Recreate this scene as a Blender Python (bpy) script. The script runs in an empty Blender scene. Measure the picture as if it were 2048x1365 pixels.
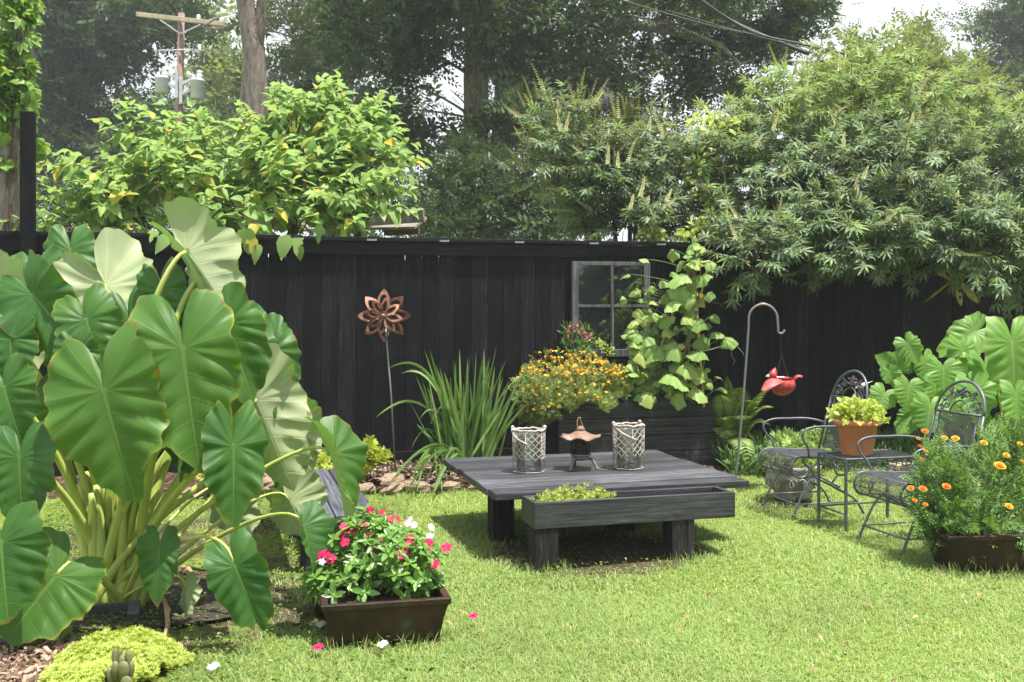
import bpy, math, random
import numpy as np
from mathutils import Vector, Matrix, Quaternion
random.seed(7)
sc = bpy.context.scene
COL = sc.collection
PI = math.pi
R = math.radians
# ---------------------------------------------------------------- camera calibration: full-size photo pixels -> world
VEIL_DENSITY = 0.0014
FPX, HORZ, EYE, CX = 2030.0, 620.0, 1.45, 1024.0
def P(px, py, Y):
    return Vector(((px-CX)/FPX*Y, Y, EYE-(py-HORZ)/FPX*Y))
def G(px, py, z=0.0):
    Y = (EYE-z)*FPX/(py-HORZ)
    return Vector(((px-CX)/FPX*Y, Y, z))
def fence_y(x): return 9.44+0.236*x
FT = Vector((0.973, 0.2297, 0)); FN = Vector((0.2297, -0.973, 0))   # along the fence, towards the lawn
FANG = math.atan2(FT.y, FT.x)
def V3(*a): return Vector(a)

# ---------------------------------------------------------------- objects
LOC = {}
def tagp(o, label=None, cat=None, group=None, kind=None):
    if label: o['label'] = label
    if cat: o['category'] = cat
    if group: o['group'] = group
    if kind: o['kind'] = kind
    return o
def thing(name, label, cat, loc=(0, 0, 0), rotz=0.0, group=None):
    o = bpy.data.objects.new(name, None); COL.objects.link(o)
    o.location = loc; o.rotation_euler = (0, 0, rotz); o.empty_display_size = .1
    LOC[o.name] = Vector(loc)
    return tagp(o, label, cat, group)
def origin_of(parent):
    v = Vector((0, 0, 0))
    while parent is not None:
        v += LOC.get(parent.name, Vector((0, 0, 0))); parent = parent.parent
    return v
def link(name, me, mat, parent=None):
    o = bpy.data.objects.new(name, me); COL.objects.link(o)
    if mat is not None: me.materials.append(mat)
    if parent is not None: o.parent = parent
    return o
def npmesh(name, V, F, mat, parent=None, smooth=True, local=False, uv=None, attrs=None):
    """V (n,3) world coords, F (m,k) faces; a top-level mesh gets its origin at its base"""
    V = np.asarray(V, dtype=np.float64)
    if parent is None:
        org = Vector(((V[:, 0].min()+V[:, 0].max())/2, (V[:, 1].min()+V[:, 1].max())/2, V[:, 2].min()))
        V = V-np.array(org)
    elif not local:
        org = None
        V = V-np.array(origin_of(parent))
    else: org = None
    me = bpy.data.meshes.new(name)
    F = np.asarray(F, dtype=np.int32); k = F.shape[1]
    me.vertices.add(len(V)); me.vertices.foreach_set('co', V.astype(np.float32).ravel())
    me.loops.add(F.size); me.loops.foreach_set('vertex_index', F.ravel())
    me.polygons.add(len(F)); me.polygons.foreach_set('loop_start', np.arange(0, F.size, k, dtype=np.int32))
    if smooth: me.polygons.foreach_set('use_smooth', np.ones(len(F), dtype=bool))
    me.update(calc_edges=True)
    if uv is not None:
        l = me.uv_layers.new(name='UVMap'); l.data.foreach_set('uv', np.asarray(uv, dtype=np.float32)[F.ravel()].ravel())
    for an, av in (attrs or {}).items():
        a = me.attributes.new(an, 'FLOAT', 'POINT'); a.data.foreach_set('value', np.asarray(av, dtype=np.float32))
    o = link(name, me, mat, parent)
    if org is not None:
        o.location = org; LOC[o.name] = org
    return o
class MB:
    def __init__(s): s.v = []; s.f = []
    def add(s, vs, fs):
        n = len(s.v); s.v += [tuple(v) for v in vs]; s.f += [tuple(i+n for i in f) for f in fs]; return s
    def box(s, c, size, rot=None, taper=1.0, tz=None):
        hx, hy, hz = size[0]/2, size[1]/2, size[2]/2
        m = rot if rot is not None else Matrix.Identity(3)
        c = Vector(c); vs = []
        for z in (-1, 1):
            t = taper if z < 0 else 1.0
            for x, y in ((-1, -1), (1, -1), (1, 1), (-1, 1)):
                vs.append(c+m @ Vector((x*hx*t, y*hy*t, z*hz)))
        return s.add(vs, [(3, 2, 1, 0), (4, 5, 6, 7), (0, 1, 5, 4), (1, 2, 6, 5), (2, 3, 7, 6), (3, 0, 4, 7)])
    def bar(s, a, b, w, t, up=(0, 0, 1)):
        a, b = Vector(a), Vector(b); d = b-a; L = d.length; x = d/L
        up = Vector(up); y = up.cross(x)
        if y.length < 1e-4: y = Vector((0, 1, 0)).cross(x)
        y.normalize(); z = x.cross(y)
        return s.box((a+b)/2, (L, w, t), Matrix((x, y, z)).transposed())
    def tube(s, pts, r, n=8, closed=False, caps=True):
        pts = [Vector(p) for p in pts]; m = len(pts)
        rs = list(r) if hasattr(r, '__len__') else [r]*m
        T = []
        for i in range(m):
            a = pts[(i-1) % m] if (closed or i > 0) else pts[0]
            b = pts[(i+1) % m] if (closed or i < m-1) else pts[-1]
            t = b-a
            T.append(t.normalized() if t.length > 1e-9 else Vector((0, 0, 1)))
        nrm = T[0].orthogonal().normalized(); vs = []
        for i in range(m):
            if i: 
                nrm = (nrm-T[i]*nrm.dot(T[i]))
                nrm = nrm.normalized() if nrm.length > 1e-6 else T[i].orthogonal().normalized()
            b = T[i].cross(nrm)
            for k in range(n):
                a = 2*PI*k/n
                vs.append(pts[i]+(nrm*math.cos(a)+b*math.sin(a))*rs[i])
        fs = []
        for i in range(m if closed else m-1):
            j = (i+1) % m
            for k in range(n):
                l = (k+1) % n
                fs.append((i*n+k, i*n+l, j*n+l, j*n+k))
        if not closed and caps:
            fs.append(tuple(range(n-1, -1, -1))); fs.append(tuple((m-1)*n+k for k in range(n)))
        return s.add(vs, fs)
    def lathe(s, prof, n=24, c=(0, 0, 0), rot=None, sx=1, sy=1):
        c = Vector(c); m = rot if rot is not None else Matrix.Identity(3); vs = []; fs = []
        for (r, z) in prof:
            for k in range(n):
                a = 2*PI*k/n
                vs.append(c+m @ Vector((r*math.cos(a)*sx, r*math.sin(a)*sy, z)))
        for i in range(len(prof)-1):
            for k in range(n):
                l = (k+1) % n
                fs.append((i*n+k, i*n+l, (i+1)*n+l, (i+1)*n+k))
        if prof[0][0] > 1e-6: fs.append(tuple(range(n-1, -1, -1)))
        if prof[-1][0] > 1e-6: fs.append(tuple((len(prof)-1)*n+k for k in range(n)))
        return s.add(vs, fs)
    def build(s, name, mat, parent=None, local=False, smooth=False, bevel=0, seg=2, sub=0):
        vs = s.v
        org = None
        if parent is None and not local:
            xs = [v[0] for v in vs]; ys = [v[1] for v in vs]; zs = [v[2] for v in vs]
            org = Vector(((min(xs)+max(xs))/2, (min(ys)+max(ys))/2, min(zs)))
        elif parent is not None and not local: org = origin_of(parent)
        if org is not None: vs = [(v[0]-org.x, v[1]-org.y, v[2]-org.z) for v in vs]
        me = bpy.data.meshes.new(name); me.from_pydata(vs, [], s.f); me.update()
        if smooth: me.polygons.foreach_set('use_smooth', [True]*len(me.polygons))
        o = link(name, me, mat, parent)
        if parent is None and org is not None: o.location = org; LOC[o.name] = org
        if bevel:
            b = o.modifiers.new('bevel', 'BEVEL'); b.width = bevel; b.segments = seg; b.limit_method = 'ANGLE'; b.angle_limit = R(40)
        if sub:
            b = o.modifiers.new('sub', 'SUBSURF'); b.levels = sub; b.render_levels = sub
        return o
def bez(p0, p1, p2, p3=None, n=10):
    out = []
    for i in range(n+1):
        t = i/n; u = 1-t
        if p3 is None: out.append(p0*u*u+p1*2*u*t+p2*t*t)
        else: out.append(p0*u**3+p1*3*u*u*t+p2*3*u*t*t+p3*t**3)
    return out
def rotz(a): return Matrix.Rotation(a, 3, 'Z')

# ---------------------------------------------------------------- materials
class NT:
    def __init__(s, name):
        s.m = bpy.data.materials.new(name); s.m.use_nodes = True; s.t = s.m.node_tree; s.t.nodes.clear()
        s.out = s.t.nodes.new('ShaderNodeOutputMaterial')
    def n(s, typ, ins=None, **kw):
        nd = s.t.nodes.new('ShaderNode'+typ)
        for k, v in kw.items(): setattr(nd, k, v)
        for k, v in (ins or {}).items():
            i = nd.inputs[k]
            if hasattr(v, 'is_linked') or isinstance(v, bpy.types.NodeSocket): s.t.links.new(v, i)
            else: i.default_value = v
        return nd
    def math(s, op, a, b=0.0, c=None):
        ins = {0: a, 1: b}
        if c is not None: ins[2] = c
        return s.n('Math', ins, operation=op).outputs[0]
    def ramp(s, fac, stops, interp='LINEAR'):
        nd = s.n('ValToRGB', {0: fac}); cr = nd.color_ramp; cr.interpolation = interp
        while len(cr.elements) < len(stops): cr.elements.new(0.5)
        for e, (p, c) in zip(cr.elements, stops):
            e.position = p; e.color = (c[0], c[1], c[2], 1) if hasattr(c, '__len__') else (c, c, c, 1)
        return nd.outputs[0]
    def mix(s, fac, a, b, mode='MIX'):
        nd = s.n('Mix', data_type='RGBA', blend_type=mode)
        for k, v in ((0, fac), (6, a), (7, b)):
            if isinstance(v, bpy.types.NodeSocket): s.t.links.new(v, nd.inputs[k])
            else: nd.inputs[k].default_value = v if k == 0 else (v[0], v[1], v[2], 1)
        return nd.outputs[2]
    def noise(s, vec, scale, detail=4, rough=.55, dist=0):
        return s.n('TexNoise', {'Vector': vec, 'Scale': scale, 'Detail': detail, 'Roughness': rough, 'Distortion': dist}).outputs[0]
    def coord(s, which='Object', scale=None):
        c = s.n('TexCoord').outputs[which]
        if scale: c = s.n('Mapping', {'Vector': c, 'Scale': scale}).outputs[0]
        return c
    def surf(s, sh): s.t.links.new(sh, s.out.inputs[0]); return s.m
def C4(c): return (c[0], c[1], c[2], 1)
def pbr(name, stops, scale=8, stretch=None, rough=.6, bump=0, bscale=None, metal=0, detail=5, spec=.5, rvar=0, dist=0):
    """noise-coloured surface: stops = [(position, colour)]"""
    t = NT(name); co = t.coord('Object', stretch)
    nz = t.noise(co, scale, detail, .6, dist)
    col = t.ramp(nz, stops)
    b = t.n('BsdfPrincipled', {'Base Color': col, 'Roughness': rough, 'Metallic': metal, 'Specular IOR Level': spec})
    if rvar: t.t.links.new(t.math('ADD', rough, t.math('MULTIPLY', t.math('SUBTRACT', nz, .5), rvar)), b.inputs['Roughness'])
    if bump:
        h = t.noise(co, bscale or scale*3, 5, .6)
        t.t.links.new(t.n('Bump', {'Strength': bump, 'Distance': .02, 'Height': h}).outputs[0], b.inputs['Normal'])
    return t.surf(b.outputs[0])
def leafmat(name, cols, trans=.35, rough=.5, under=None, spec=.35, nscale=1.2, namp=.5, tcol=(1.25, 1.15, .55), metal=0):
    """foliage: a tone picked per leaf, drifting slowly over the plant, light passing through"""
    t = NT(name)
    g = t.n('NewGeometry')
    rnd = g.outputs['Random Per Island']
    k = len(cols)
    col = t.ramp(rnd, [((i+.5)/k, c) for i, c in enumerate(cols)] if k > 1 else [(0, cols[0]), (1, cols[0])])
    nz = t.noise(t.coord('Object'), nscale, 2, .5)
    f = t.math('ADD', 1-namp/2, t.math('MULTIPLY', nz, namp))
    col = t.mix(1.0, col, t.n('CombineColor', {0: f, 1: f, 2: f}).outputs[0], 'MULTIPLY')
    if under is not None: col = t.mix(g.outputs['Backfacing'], col, under)
    p = t.n('BsdfPrincipled', {'Base Color': col, 'Roughness': rough, 'Specular IOR Level': spec})
    tc = t.mix(1.0, col, tcol, 'MULTIPLY')
    tr = t.n('BsdfTranslucent', {'Color': tc})
    mx = t.n('MixShader', {0: trans, 1: p.outputs[0], 2: tr.outputs[0]})
    return t.surf(mx.outputs[0])
MAT = {}
def wood_paint(name, dark, worn, amt=.55, rough=.55, long='X', fine=60, spec=.35):
    t = NT(name)
    st = {'X': (1.5, 14, 14), 'Z': (14, 14, 1.5), 'Y': (14, 1.5, 14)}[long]
    co = t.coord('Object', st)
    grain = t.noise(co, 4, 6, .65, .6)
    spots = t.noise(t.coord('Object'), 2.2, 4, .6, .4)
    fac = t.math('MULTIPLY', t.ramp(grain, [(.45, 0), (.75, 1)]), t.ramp(spots, [(.4, 0.15), (.7, 1)]))
    specks = t.ramp(t.noise(t.coord('Object'), fine, 2, .5), [(.74, 0), (.78, 1)])
    col = t.mix(t.math('MULTIPLY', fac, amt), dark, worn)
    col = t.mix(t.math('MULTIPLY', specks, .35), col, [min(1, c*4+.06) for c in worn])
    tone = t.ramp(t.n('NewGeometry').outputs['Random Per Island'], [(0, .45), (.5, .95), (.85, 1.5), (1, 2.1)])
    streak = t.ramp(t.noise(t.n('Mapping', {'Vector': t.coord('Object'), 'Scale': {'X': (.5, 22, 22), 'Z': (22, 22, .5), 'Y': (22, .5, 22)}[long]}).outputs[0], 3, 4, .6), [(.36, .45), (.5, 1), (.66, 1.5)])
    col = t.mix(1.0, t.mix(1.0, col, tone, 'MULTIPLY'), streak, 'MULTIPLY')
    b = t.n('BsdfPrincipled', {'Base Color': col, 'Roughness': rough, 'Specular IOR Level': spec})
    t.t.links.new(t.n('Bump', {'Strength': .5, 'Distance': .004, 'Height': grain}).outputs[0], b.inputs['Normal'])
    return t.surf(b.outputs[0])
MAT['fence'] = wood_paint('black_fence_paint', (.0042, .0048, .0062), (.034, .032, .032), .85, .65, 'Z', 60, .12)
MAT['black_x'] = wood_paint('black_board_paint', (.036, .036, .041), (.17, .16, .16), .9, .6, 'X', 60, .2)
MAT['table'] = wood_paint('charcoal_table_paint', (.046, .047, .055), (.17, .17, .185), .9, .46, 'X')
MAT['post'] = wood_paint('dark_post_paint', (.020, .019, .019), (.11, .10, .085), .85, .8, 'Z', 60, .15)
MAT['bench'] = wood_paint('grey_bench_paint', (.06, .064, .076), (.13, .135, .15), .8, .5, 'Y')
MAT['greywood'] = wood_paint('weathered_grey_frame', (.10, .10, .105), (.40, .39, .38), .9, .8, 'Z', 90)
MAT['blackcap'] = wood_paint('black_cap_paint', (.008, .009, .011), (.05, .048, .05), .8, .6, 'X', 60, .15)
MAT['rawwood'] = pbr('raw_brown_wood', [(.3, (.08, .055, .035)), (.55, (.20, .14, .10)), (.75, (.36, .27, .20))], 3, (6, 6, .8), .9)
MAT['oldboard'] = pbr('weathered_plank', [(.3, (.10, .085, .07)), (.55, (.22, .19, .16)), (.7, (.36, .33, .28))], 6, (1, 6, 6), .85, .4)
MAT['fascia'] = pbr('brown_fascia', [(.3, (.06, .035, .02)), (.7, (.14, .08, .05))], 5, (1, 6, 6), .8, .3)
MAT['bark'] = pbr('grey_bark', [(.3, (.11, .095, .08)), (.5, (.24, .21, .18)), (.7, (.38, .34, .30))], 5, (3, 3, .7), .9, .9, 14)
MAT['pinebark'] = pbr('reddish_pine_bark', [(.3, (.075, .058, .05)), (.5, (.17, .135, .118)), (.7, (.27, .225, .2))], 4, (3, 3, .8), .9, .9, 12)
MAT['twig'] = pbr('brown_twig', [(.3, (.07, .05, .035)), (.7, (.16, .11, .08))], 20, None, .8)
MAT['polewood'] = pbr('creosote_pole', [(.3, (.16, .10, .08)), (.7, (.30, .21, .17))], 6, (4, 4, .5), .85, .4)
MAT['armwood'] = pbr('pale_crossarm', [(.3, (.34, .27, .19)), (.7, (.5, .42, .31))], 6, None, .8)
MAT['steel'] = pbr('galvanised_steel', [(.3, (.42, .44, .46)), (.7, (.6, .62, .64))], 9, None, .5, 0, None, .3)
MAT['tank'] = pbr('grey_tank_paint', [(.35, (.42, .45, .48)), (.65, (.55, .58, .61))], 5, None, .45)
MAT['porcelain'] = pbr('white_porcelain', [(.3, (.7, .7, .68)), (.7, (.85, .85, .83))], 9, None, .25)
MAT['wire'] = pbr('black_cable', [(.3, (.015, .016, .02)), (.7, (.04, .04, .045))], 9, None, .5)
MAT['rust'] = pbr('rusted_metal', [(.3, (.055, .024, .015)), (.48, (.20, .085, .05)), (.62, (.34, .165, .11)), (.78, (.50, .33, .25))], 16, None, .6, .25, 40, .35)
MAT['rustpole'] = pbr('grey_rusty_rod', [(.3, (.16, .17, .19)), (.52, (.2, .2, .21)), (.66, (.28, .15, .08))], 4, (1, 1, 1.4), .5, 0, None, .3)
MAT['iron'] = pbr('blue_grey_iron', [(.3, (.07, .078, .092)), (.7, (.14, .15, .17))], 14, None, .42, .1, 60, .3)
MAT['ironmesh'] = pbr('blue_grey_iron_mesh', [(.3, (.09, .095, .11)), (.7, (.17, .175, .19))], 14, None, .45, 0, None, .3)
MAT['castiron'] = pbr('dark_cast_iron', [(.3, (.02, .02, .02)), (.55, (.045, .042, .038)), (.75, (.13, .11, .09))], 18, None, .55, .3, 60, .4)
MAT['castgrey'] = pbr('worn_grey_iron', [(.3, (.09, .085, .08)), (.7, (.25, .23, .2))], 18, None, .6, .3, 60, .2)
MAT['rustroof'] = pbr('rusty_cast_roof', [(.3, (.10, .055, .035)), (.55, (.22, .135, .09)), (.75, (.38, .28, .21))], 16, None, .75, .4, 50)
MAT['rope'] = pbr('whitewashed_willow', [(.3, (.26, .22, .17)), (.55, (.44, .40, .35)), (.8, (.66, .62, .57))], 30, None, .85, .5, 90)
MAT['terracotta'] = pbr('terracotta', [(.3, (.40, .13, .055)), (.55, (.52, .19, .085)), (.75, (.62, .30, .17))], 5, None, .75, .12, 60)
MAT['stonepot'] = pbr('carved_concrete', [(.3, (.12, .11, .095)), (.5, (.27, .25, .22)), (.7, (.46, .44, .40))], 9, None, .9, .6, 24)
MAT['rock'] = pbr('tan_rock', [(.3, (.14, .09, .06)), (.5, (.30, .21, .15)), (.7, (.46, .36, .27))], 7, None, .9, .7, 20)
MAT['brick'] = pbr('pale_brick', [(.3, (.36, .22, .15)), (.7, (.55, .40, .30))], 9, None, .9, .4)
MAT['glazedpot'] = pbr('brown_glazed_clay', [(.28, (.005, .004, .003)), (.45, (.018, .010, .006)), (.6, (.045, .022, .011)), (.68, (.028, .034, .012)), (.8, (.10, .075, .05))], 5, (1, 1, .7), .5, .5, 30, 0, 8, .3, .3)
MAT['bamboo'] = pbr('dry_bamboo', [(.3, (.34, .20, .09)), (.7, (.52, .35, .18))], 8, (3, 3, .6), .6)
MAT['redpaint'] = pbr('red_painted_tin', [(.3, (.14, .012, .014)), (.5, (.36, .026, .026)), (.72, (.46, .08, .06))], 22, None, .45, .25, 60)
MAT['redwing'] = pbr('faded_red_tin', [(.3, (.36, .03, .035)), (.55, (.47, .06, .06)), (.75, (.58, .20, .18))], 14, None, .5, .1, 60)
MAT['black'] = pbr('black_plastic', [(.3, (.010, .010, .011)), (.7, (.03, .03, .032))], 9, None, .45)
MAT['greyplastic'] = pbr('grey_plastic_edging', [(.3, (.035, .037, .04)), (.7, (.075, .078, .085))], 9, None, .6, .2)
MAT['whitepaint'] = pbr('white_paint', [(.3, (.7, .7, .68)), (.7, (.82, .82, .8))], 9, None, .45)
MAT['lightlens'] = pbr('pale_plastic_lens', [(.3, (.24, .25, .26)), (.7, (.38, .39, .40))], 9, None, .3)
MAT['dragonbody'] = pbr('green_yellow_enamel', [(.40, (.02, .10, .05)), (.5, (.10, .22, .03)), (.62, (.5, .36, .03))], 5, None, .35)
MAT['soil'] = pbr('dark_soil', [(.3, (.012, .009, .007)), (.55, (.045, .032, .022)), (.75, (.10, .075, .055))], 26, None, .95, .9, 50)
MAT['drystalk'] = pbr('dry_stalk', [(.3, (.24, .13, .06)), (.7, (.45, .30, .17))], 12, (4, 4, .6), .8, .4)
MAT['chip'] = leafmat('bark_mulch_chips', [(.05, .03, .02), (.13, .085, .055), (.24, .165, .115), (.36, .27, .2)], 0, .9, None, .2)
def mulch():
    t = NT('mulch_ground'); co = t.coord('Object')
    v = t.n('TexVoronoi', {'Vector': co, 'Scale': 38.0, 'Randomness': 1.0}); n2 = t.noise(co, 9, 6, .65)
    col = t.ramp(t.n('SeparateColor', {0: v.outputs['Color']}).outputs[0], [(.1, (.022, .014, .009)), (.5, (.075, .047, .03)), (.9, (.17, .115, .08))])
    col = t.mix(t.ramp(n2, [(.4, 0), (.65, .8)]), col, (.03, .021, .014))
    b = t.n('BsdfPrincipled', {'Base Color': col, 'Roughness': .95, 'Specular IOR Level': .1})
    t.t.links.new(t.n('Bump', {'Strength': .9, 'Distance': .02, 'Height': v.outputs['Distance']}).outputs[0], b.inputs['Normal'])
    return t.surf(b.outputs[0])
MAT['mulch'] = mulch()
def lawn_soil():
    t = NT('lawn_ground'); co = t.coord('Object')
    n1 = t.noise(co, 1.3, 5, .6); n2 = t.noise(co, 30, 5, .7)
    col = t.ramp(n2, [(.3, (.07, .105, .02)), (.5, (.14, .20, .035)), (.72, (.25, .29, .08))])
    dry = t.ramp(n2, [(.3, (.05, .035, .022)), (.7, (.17, .12, .075))])
    at = t.n('Attribute', attribute_name='bare').outputs['Fac']
    bm = t.math('ADD', at, t.math('MULTIPLY', t.math('SUBTRACT', t.noise(co, 7, 5, .65), .5), .9))
    col = t.mix(t.ramp(n1, [(.52, 0), (.68, .5)]), col, dry)
    soil = t.ramp(n2, [(.3, (.035, .026, .018)), (.55, (.085, .065, .045)), (.75, (.16, .125, .09))])
    col = t.mix(t.ramp(bm, [(.35, 0), (.62, .95)]), col, soil)
    b = t.n('BsdfPrincipled', {'Base Color': col, 'Roughness': .95, 'Specular IOR Level': .1})
    t.t.links.new(t.n('Bump', {'Strength': .8, 'Distance': .03, 'Height': n2}).outputs[0], b.inputs['Normal'])
    return t.surf(b.outputs[0])
MAT['lawn'] = lawn_soil()
MAT['dirt'] = pbr('trodden_dirt', [(.3, (.035, .026, .018)), (.55, (.085, .065, .045)), (.75, (.16, .125, .09))], 20, None, .95, .8, 45)
def glass_dark():
    t = NT('old_mirror_pane'); co = t.coord('Object')
    f = t.n('Fresnel', {'IOR': 1.5}).outputs[0]
    d = t.n('BsdfDiffuse', {'Color': (.012, .014, .017, 1)})
    g = t.n('BsdfGlossy', {'Color': (.8, .85, .85, 1), 'Roughness': .03})
    fac = t.math('ADD', .20, t.math('MULTIPLY', f, .4))
    return t.surf(t.n('MixShader', {0: fac, 1: d.outputs[0], 2: g.outputs[0]}).outputs[0])
MAT['pane'] = glass_dark()
def jar_glass():
    t = NT('clear_jar_glass')
    tr = t.n('BsdfTransparent', {'Color': (.86, .90, .86, 1)})
    g = t.n('BsdfGlossy', {'Color': (1, 1, 1, 1), 'Roughness': .05})
    d = t.n('BsdfDiffuse', {'Color': (.34, .38, .33, 1)})
    a = t.n('MixShader', {0: .22, 1: tr.outputs[0], 2: d.outputs[0]})
    f = t.n('Fresnel', {'IOR': 1.45}).outputs[0]
    return t.surf(t.n('MixShader', {0: t.math('ADD', t.math('MULTIPLY', f, .9), .04), 1: a.outputs[0], 2: g.outputs[0]}).outputs[0])
MAT['glass'] = jar_glass()
def wing_mat():
    t = NT('yellow_black_wing'); co = t.coord('Object')
    v = t.n('TexVoronoi', {'Vector': co, 'Scale': 16.0}).outputs['Distance']
    col = t.ramp(v, [(.30, (.02, .018, .012)), (.36, (.42, .36, .12))])
    return t.surf(t.n('BsdfPrincipled', {'Base Color': col, 'Roughness': .5}).outputs[0])
MAT['wing'] = wing_mat()
# elephant ear blade: midrib, side veins, yellowed and browned rim, paler underside
def ear_mat(name, top, top2, under, veinc, trans=.3, rimamt=1.0):
    t = NT(name)
    uv = t.n('SeparateXYZ', {0: t.n('UVMap').outputs[0]})
    u, v = uv.outputs[0], uv.outputs[1]
    au = t.math('ABSOLUTE', u)
    rim = t.n('Attribute', attribute_name='rim').outputs['Fac']
    s = t.math('SUBTRACT', v, t.math('MULTIPLY', au, .42))
    fr = t.math('SUBTRACT', t.math('FRACT', t.math('ADD', t.math('DIVIDE', s, .19), .5)), .5)
    d = t.math('MULTIPLY', t.math('ABSOLUTE', fr), .19)
    side = t.ramp(d, [(.0, 1), (.012, 0)])
    side = t.math('MULTIPLY', side, t.ramp(s, [(.49, 0), (.5, 1)]) if False else t.math('GREATER_THAN', s, -.03))
    ang = t.math('ARCTAN2', au, t.math('MULTIPLY', v, -1.0))
    rr = t.math('SQRT', t.math('ADD', t.math('MULTIPLY', u, u), t.math('MULTIPLY', v, v)))
    fa = t.math('ABSOLUTE', t.math('SUBTRACT', t.math('FRACT', t.math('DIVIDE', t.math('ADD', ang, .18), .47)), .5))
    lob = t.ramp(t.math('MULTIPLY', t.math('MULTIPLY', fa, .47), rr), [(0, 1), (.012, 0)])
    lob = t.math('MULTIPLY', lob, t.math('LESS_THAN', s, -.03))
    mid = t.math('MULTIPLY', t.ramp(t.math('DIVIDE', au, t.math('SUBTRACT', 1.25, v)), [(.008, 1), (.022, 0)]), t.math('GREATER_THAN', v, -.02))
    heart = t.ramp(rr, [(.015, 1), (.05, 0)])
    vein = t.math('MAXIMUM', t.math('MULTIPLY', t.math('MAXIMUM', side, lob), .42), t.math('MAXIMUM', mid, heart))
    co = t.coord('Object')
    n1 = t.noise(co, 5, 4, .6); n2 = t.noise(co, 26, 4, .6); n3 = t.noise(co, 3.1, 2, .5)
    g = t.n('NewGeometry'); back = g.outputs['Backfacing']
    col = t.mix(t.ramp(n1, [(.35, 0), (.65, 1)]), top, top2)
    orn = t.n('ObjectInfo').outputs['Random']
    col = t.mix(t.math('MULTIPLY', t.math('POWER', orn, 2.5), .38), col, (.13, .24, .018))
    fine = t.noise(t.n('Mapping', {'Vector': t.n('UVMap').outputs[0], 'Scale': (14, 70, 1)}).outputs[0], 1.5, 3, .6)
    col = t.mix(t.math('MULTIPLY', fine, .35), col, [c*1.35 for c in top2])
    un = t.mix(t.ramp(n1, [(.3, 0), (.7, 1)]), under, [c*.8 for c in under])
    col = t.mix(back, col, un)
    vc = t.mix(back, veinc, [min(.8, c*1.35) for c in under])
    col = t.mix(t.math('MULTIPLY', vein, .8), col, vc)
    rm = t.math('ADD', rim, t.math('MULTIPLY', t.math('SUBTRACT', n1, .5), .16))
    rm2 = t.math('MULTIPLY', t.ramp(rm, [(.945, 0), (1.01, 1)]), t.math('MULTIPLY', t.ramp(n3, [(.42, .05), (.62, 1)]), t.math('ADD', .25, t.math('MULTIPLY', t.n('ObjectInfo').outputs['Random'], .75))))
    col = t.mix(t.math('MULTIPLY', rm2, .8*rimamt), col, (.30, .32, .04))
    br = t.math('ADD', rim, t.math('MULTIPLY', t.math('SUBTRACT', n2, .5), .5))
    brm = t.math('MULTIPLY', t.ramp(br, [(.985, 0), (1.02, 1)]), t.ramp(t.noise(co, 6.5, 2, .5), [(.50, 0), (.58, 1)]))
    col = t.mix(t.math('MULTIPLY', brm, .7*rimamt), col, (.17, .075, .025))
    spt = t.math('MULTIPLY', t.ramp(t.noise(co, 60, 2, .5), [(.72, 0), (.76, 1)]), t.ramp(t.noise(co, 4, 2, .5), [(.5, 0), (.6, .6)]))
    col = t.mix(spt, col, (.22, .17, .05))
    p = t.n('BsdfPrincipled', {'Base Color': col, 'Roughness': .46, 'Specular IOR Level': .32})
    hb = t.math('ADD', vein, t.math('MULTIPLY', fine, .25))
    t.t.links.new(t.n('Bump', {'Strength': .35, 'Distance': .006, 'Height': hb}).outputs[0], p.inputs['Normal'])
    tr = t.n('BsdfTranslucent', {'Color': t.mix(1.0, t.mix(back, col, top2), (2.0, 1.75, .45), 'MULTIPLY')})
    return t.surf(t.n('MixShader', {0: trans, 1: p.outputs[0], 2: tr.outputs[0]}).outputs[0])
MAT['ear'] = ear_mat('elephant_ear_blade', (.020, .080, .017), (.047, .132, .023), (.46, .53, .30), (.12, .21, .055), .34)
MAT['ear_light'] = ear_mat('light_elephant_ear_blade', (.085, .21, .045), (.16, .31, .055), (.30, .40, .2), (.28, .38, .12), .38, .6)
MAT['stalk'] = pbr('pale_green_stalk', [(.3, (.28, .36, .07)), (.6, (.42, .48, .12)), (.8, (.50, .52, .20))], 5, (3, 3, .5), .4, .1)
MAT['stem'] = pbr('green_stem', [(.3, (.10, .17, .04)), (.7, (.20, .28, .08))], 9, None, .6)
# ================================================================ camera, light, sky
cam = bpy.data.cameras.new('camera'); co = bpy.data.objects.new('camera', cam); COL.objects.link(co)
co.location = (0, 0, EYE); co.rotation_euler = (R(90), 0, 0)
cam.sensor_width = 36; cam.lens = 36*FPX/2048; cam.shift_y = -(682.5-HORZ)/2048; cam.clip_end = 600; cam.clip_start = .05
cam.dof.use_dof = True; cam.dof.focus_distance = 6.0; cam.dof.aperture_fstop = 5.6
sc.camera = co
SUN_EL, SUN_DIR = 74.0, Vector((0.50, -0.30, 0)).normalized()      # where the sun stands, seen from the garden
sd = Vector((SUN_DIR.x*math.cos(R(SUN_EL)), SUN_DIR.y*math.cos(R(SUN_EL)), math.sin(R(SUN_EL))))
sl = bpy.data.lights.new('sun', 'SUN'); so = bpy.data.objects.new('sun', sl); COL.objects.link(so)
sl.energy = 5.0; sl.angle = R(0.8); sl.color = (1.0, .955, .88)
so.rotation_euler = sd.to_track_quat('Z', 'Y').to_euler(); so.location = (4, -4, 20)
w = bpy.data.worlds.new('World'); sc.world = w; w.use_nodes = True
nt = w.node_tree; nt.nodes.clear()
wo = nt.nodes.new('ShaderNodeOutputWorld'); bg = nt.nodes.new('ShaderNodeBackground'); bg.inputs[1].default_value = .095
sky = nt.nodes.new('ShaderNodeTexSky'); sky.sky_type = 'NISHITA'; sky.sun_disc = False
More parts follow.
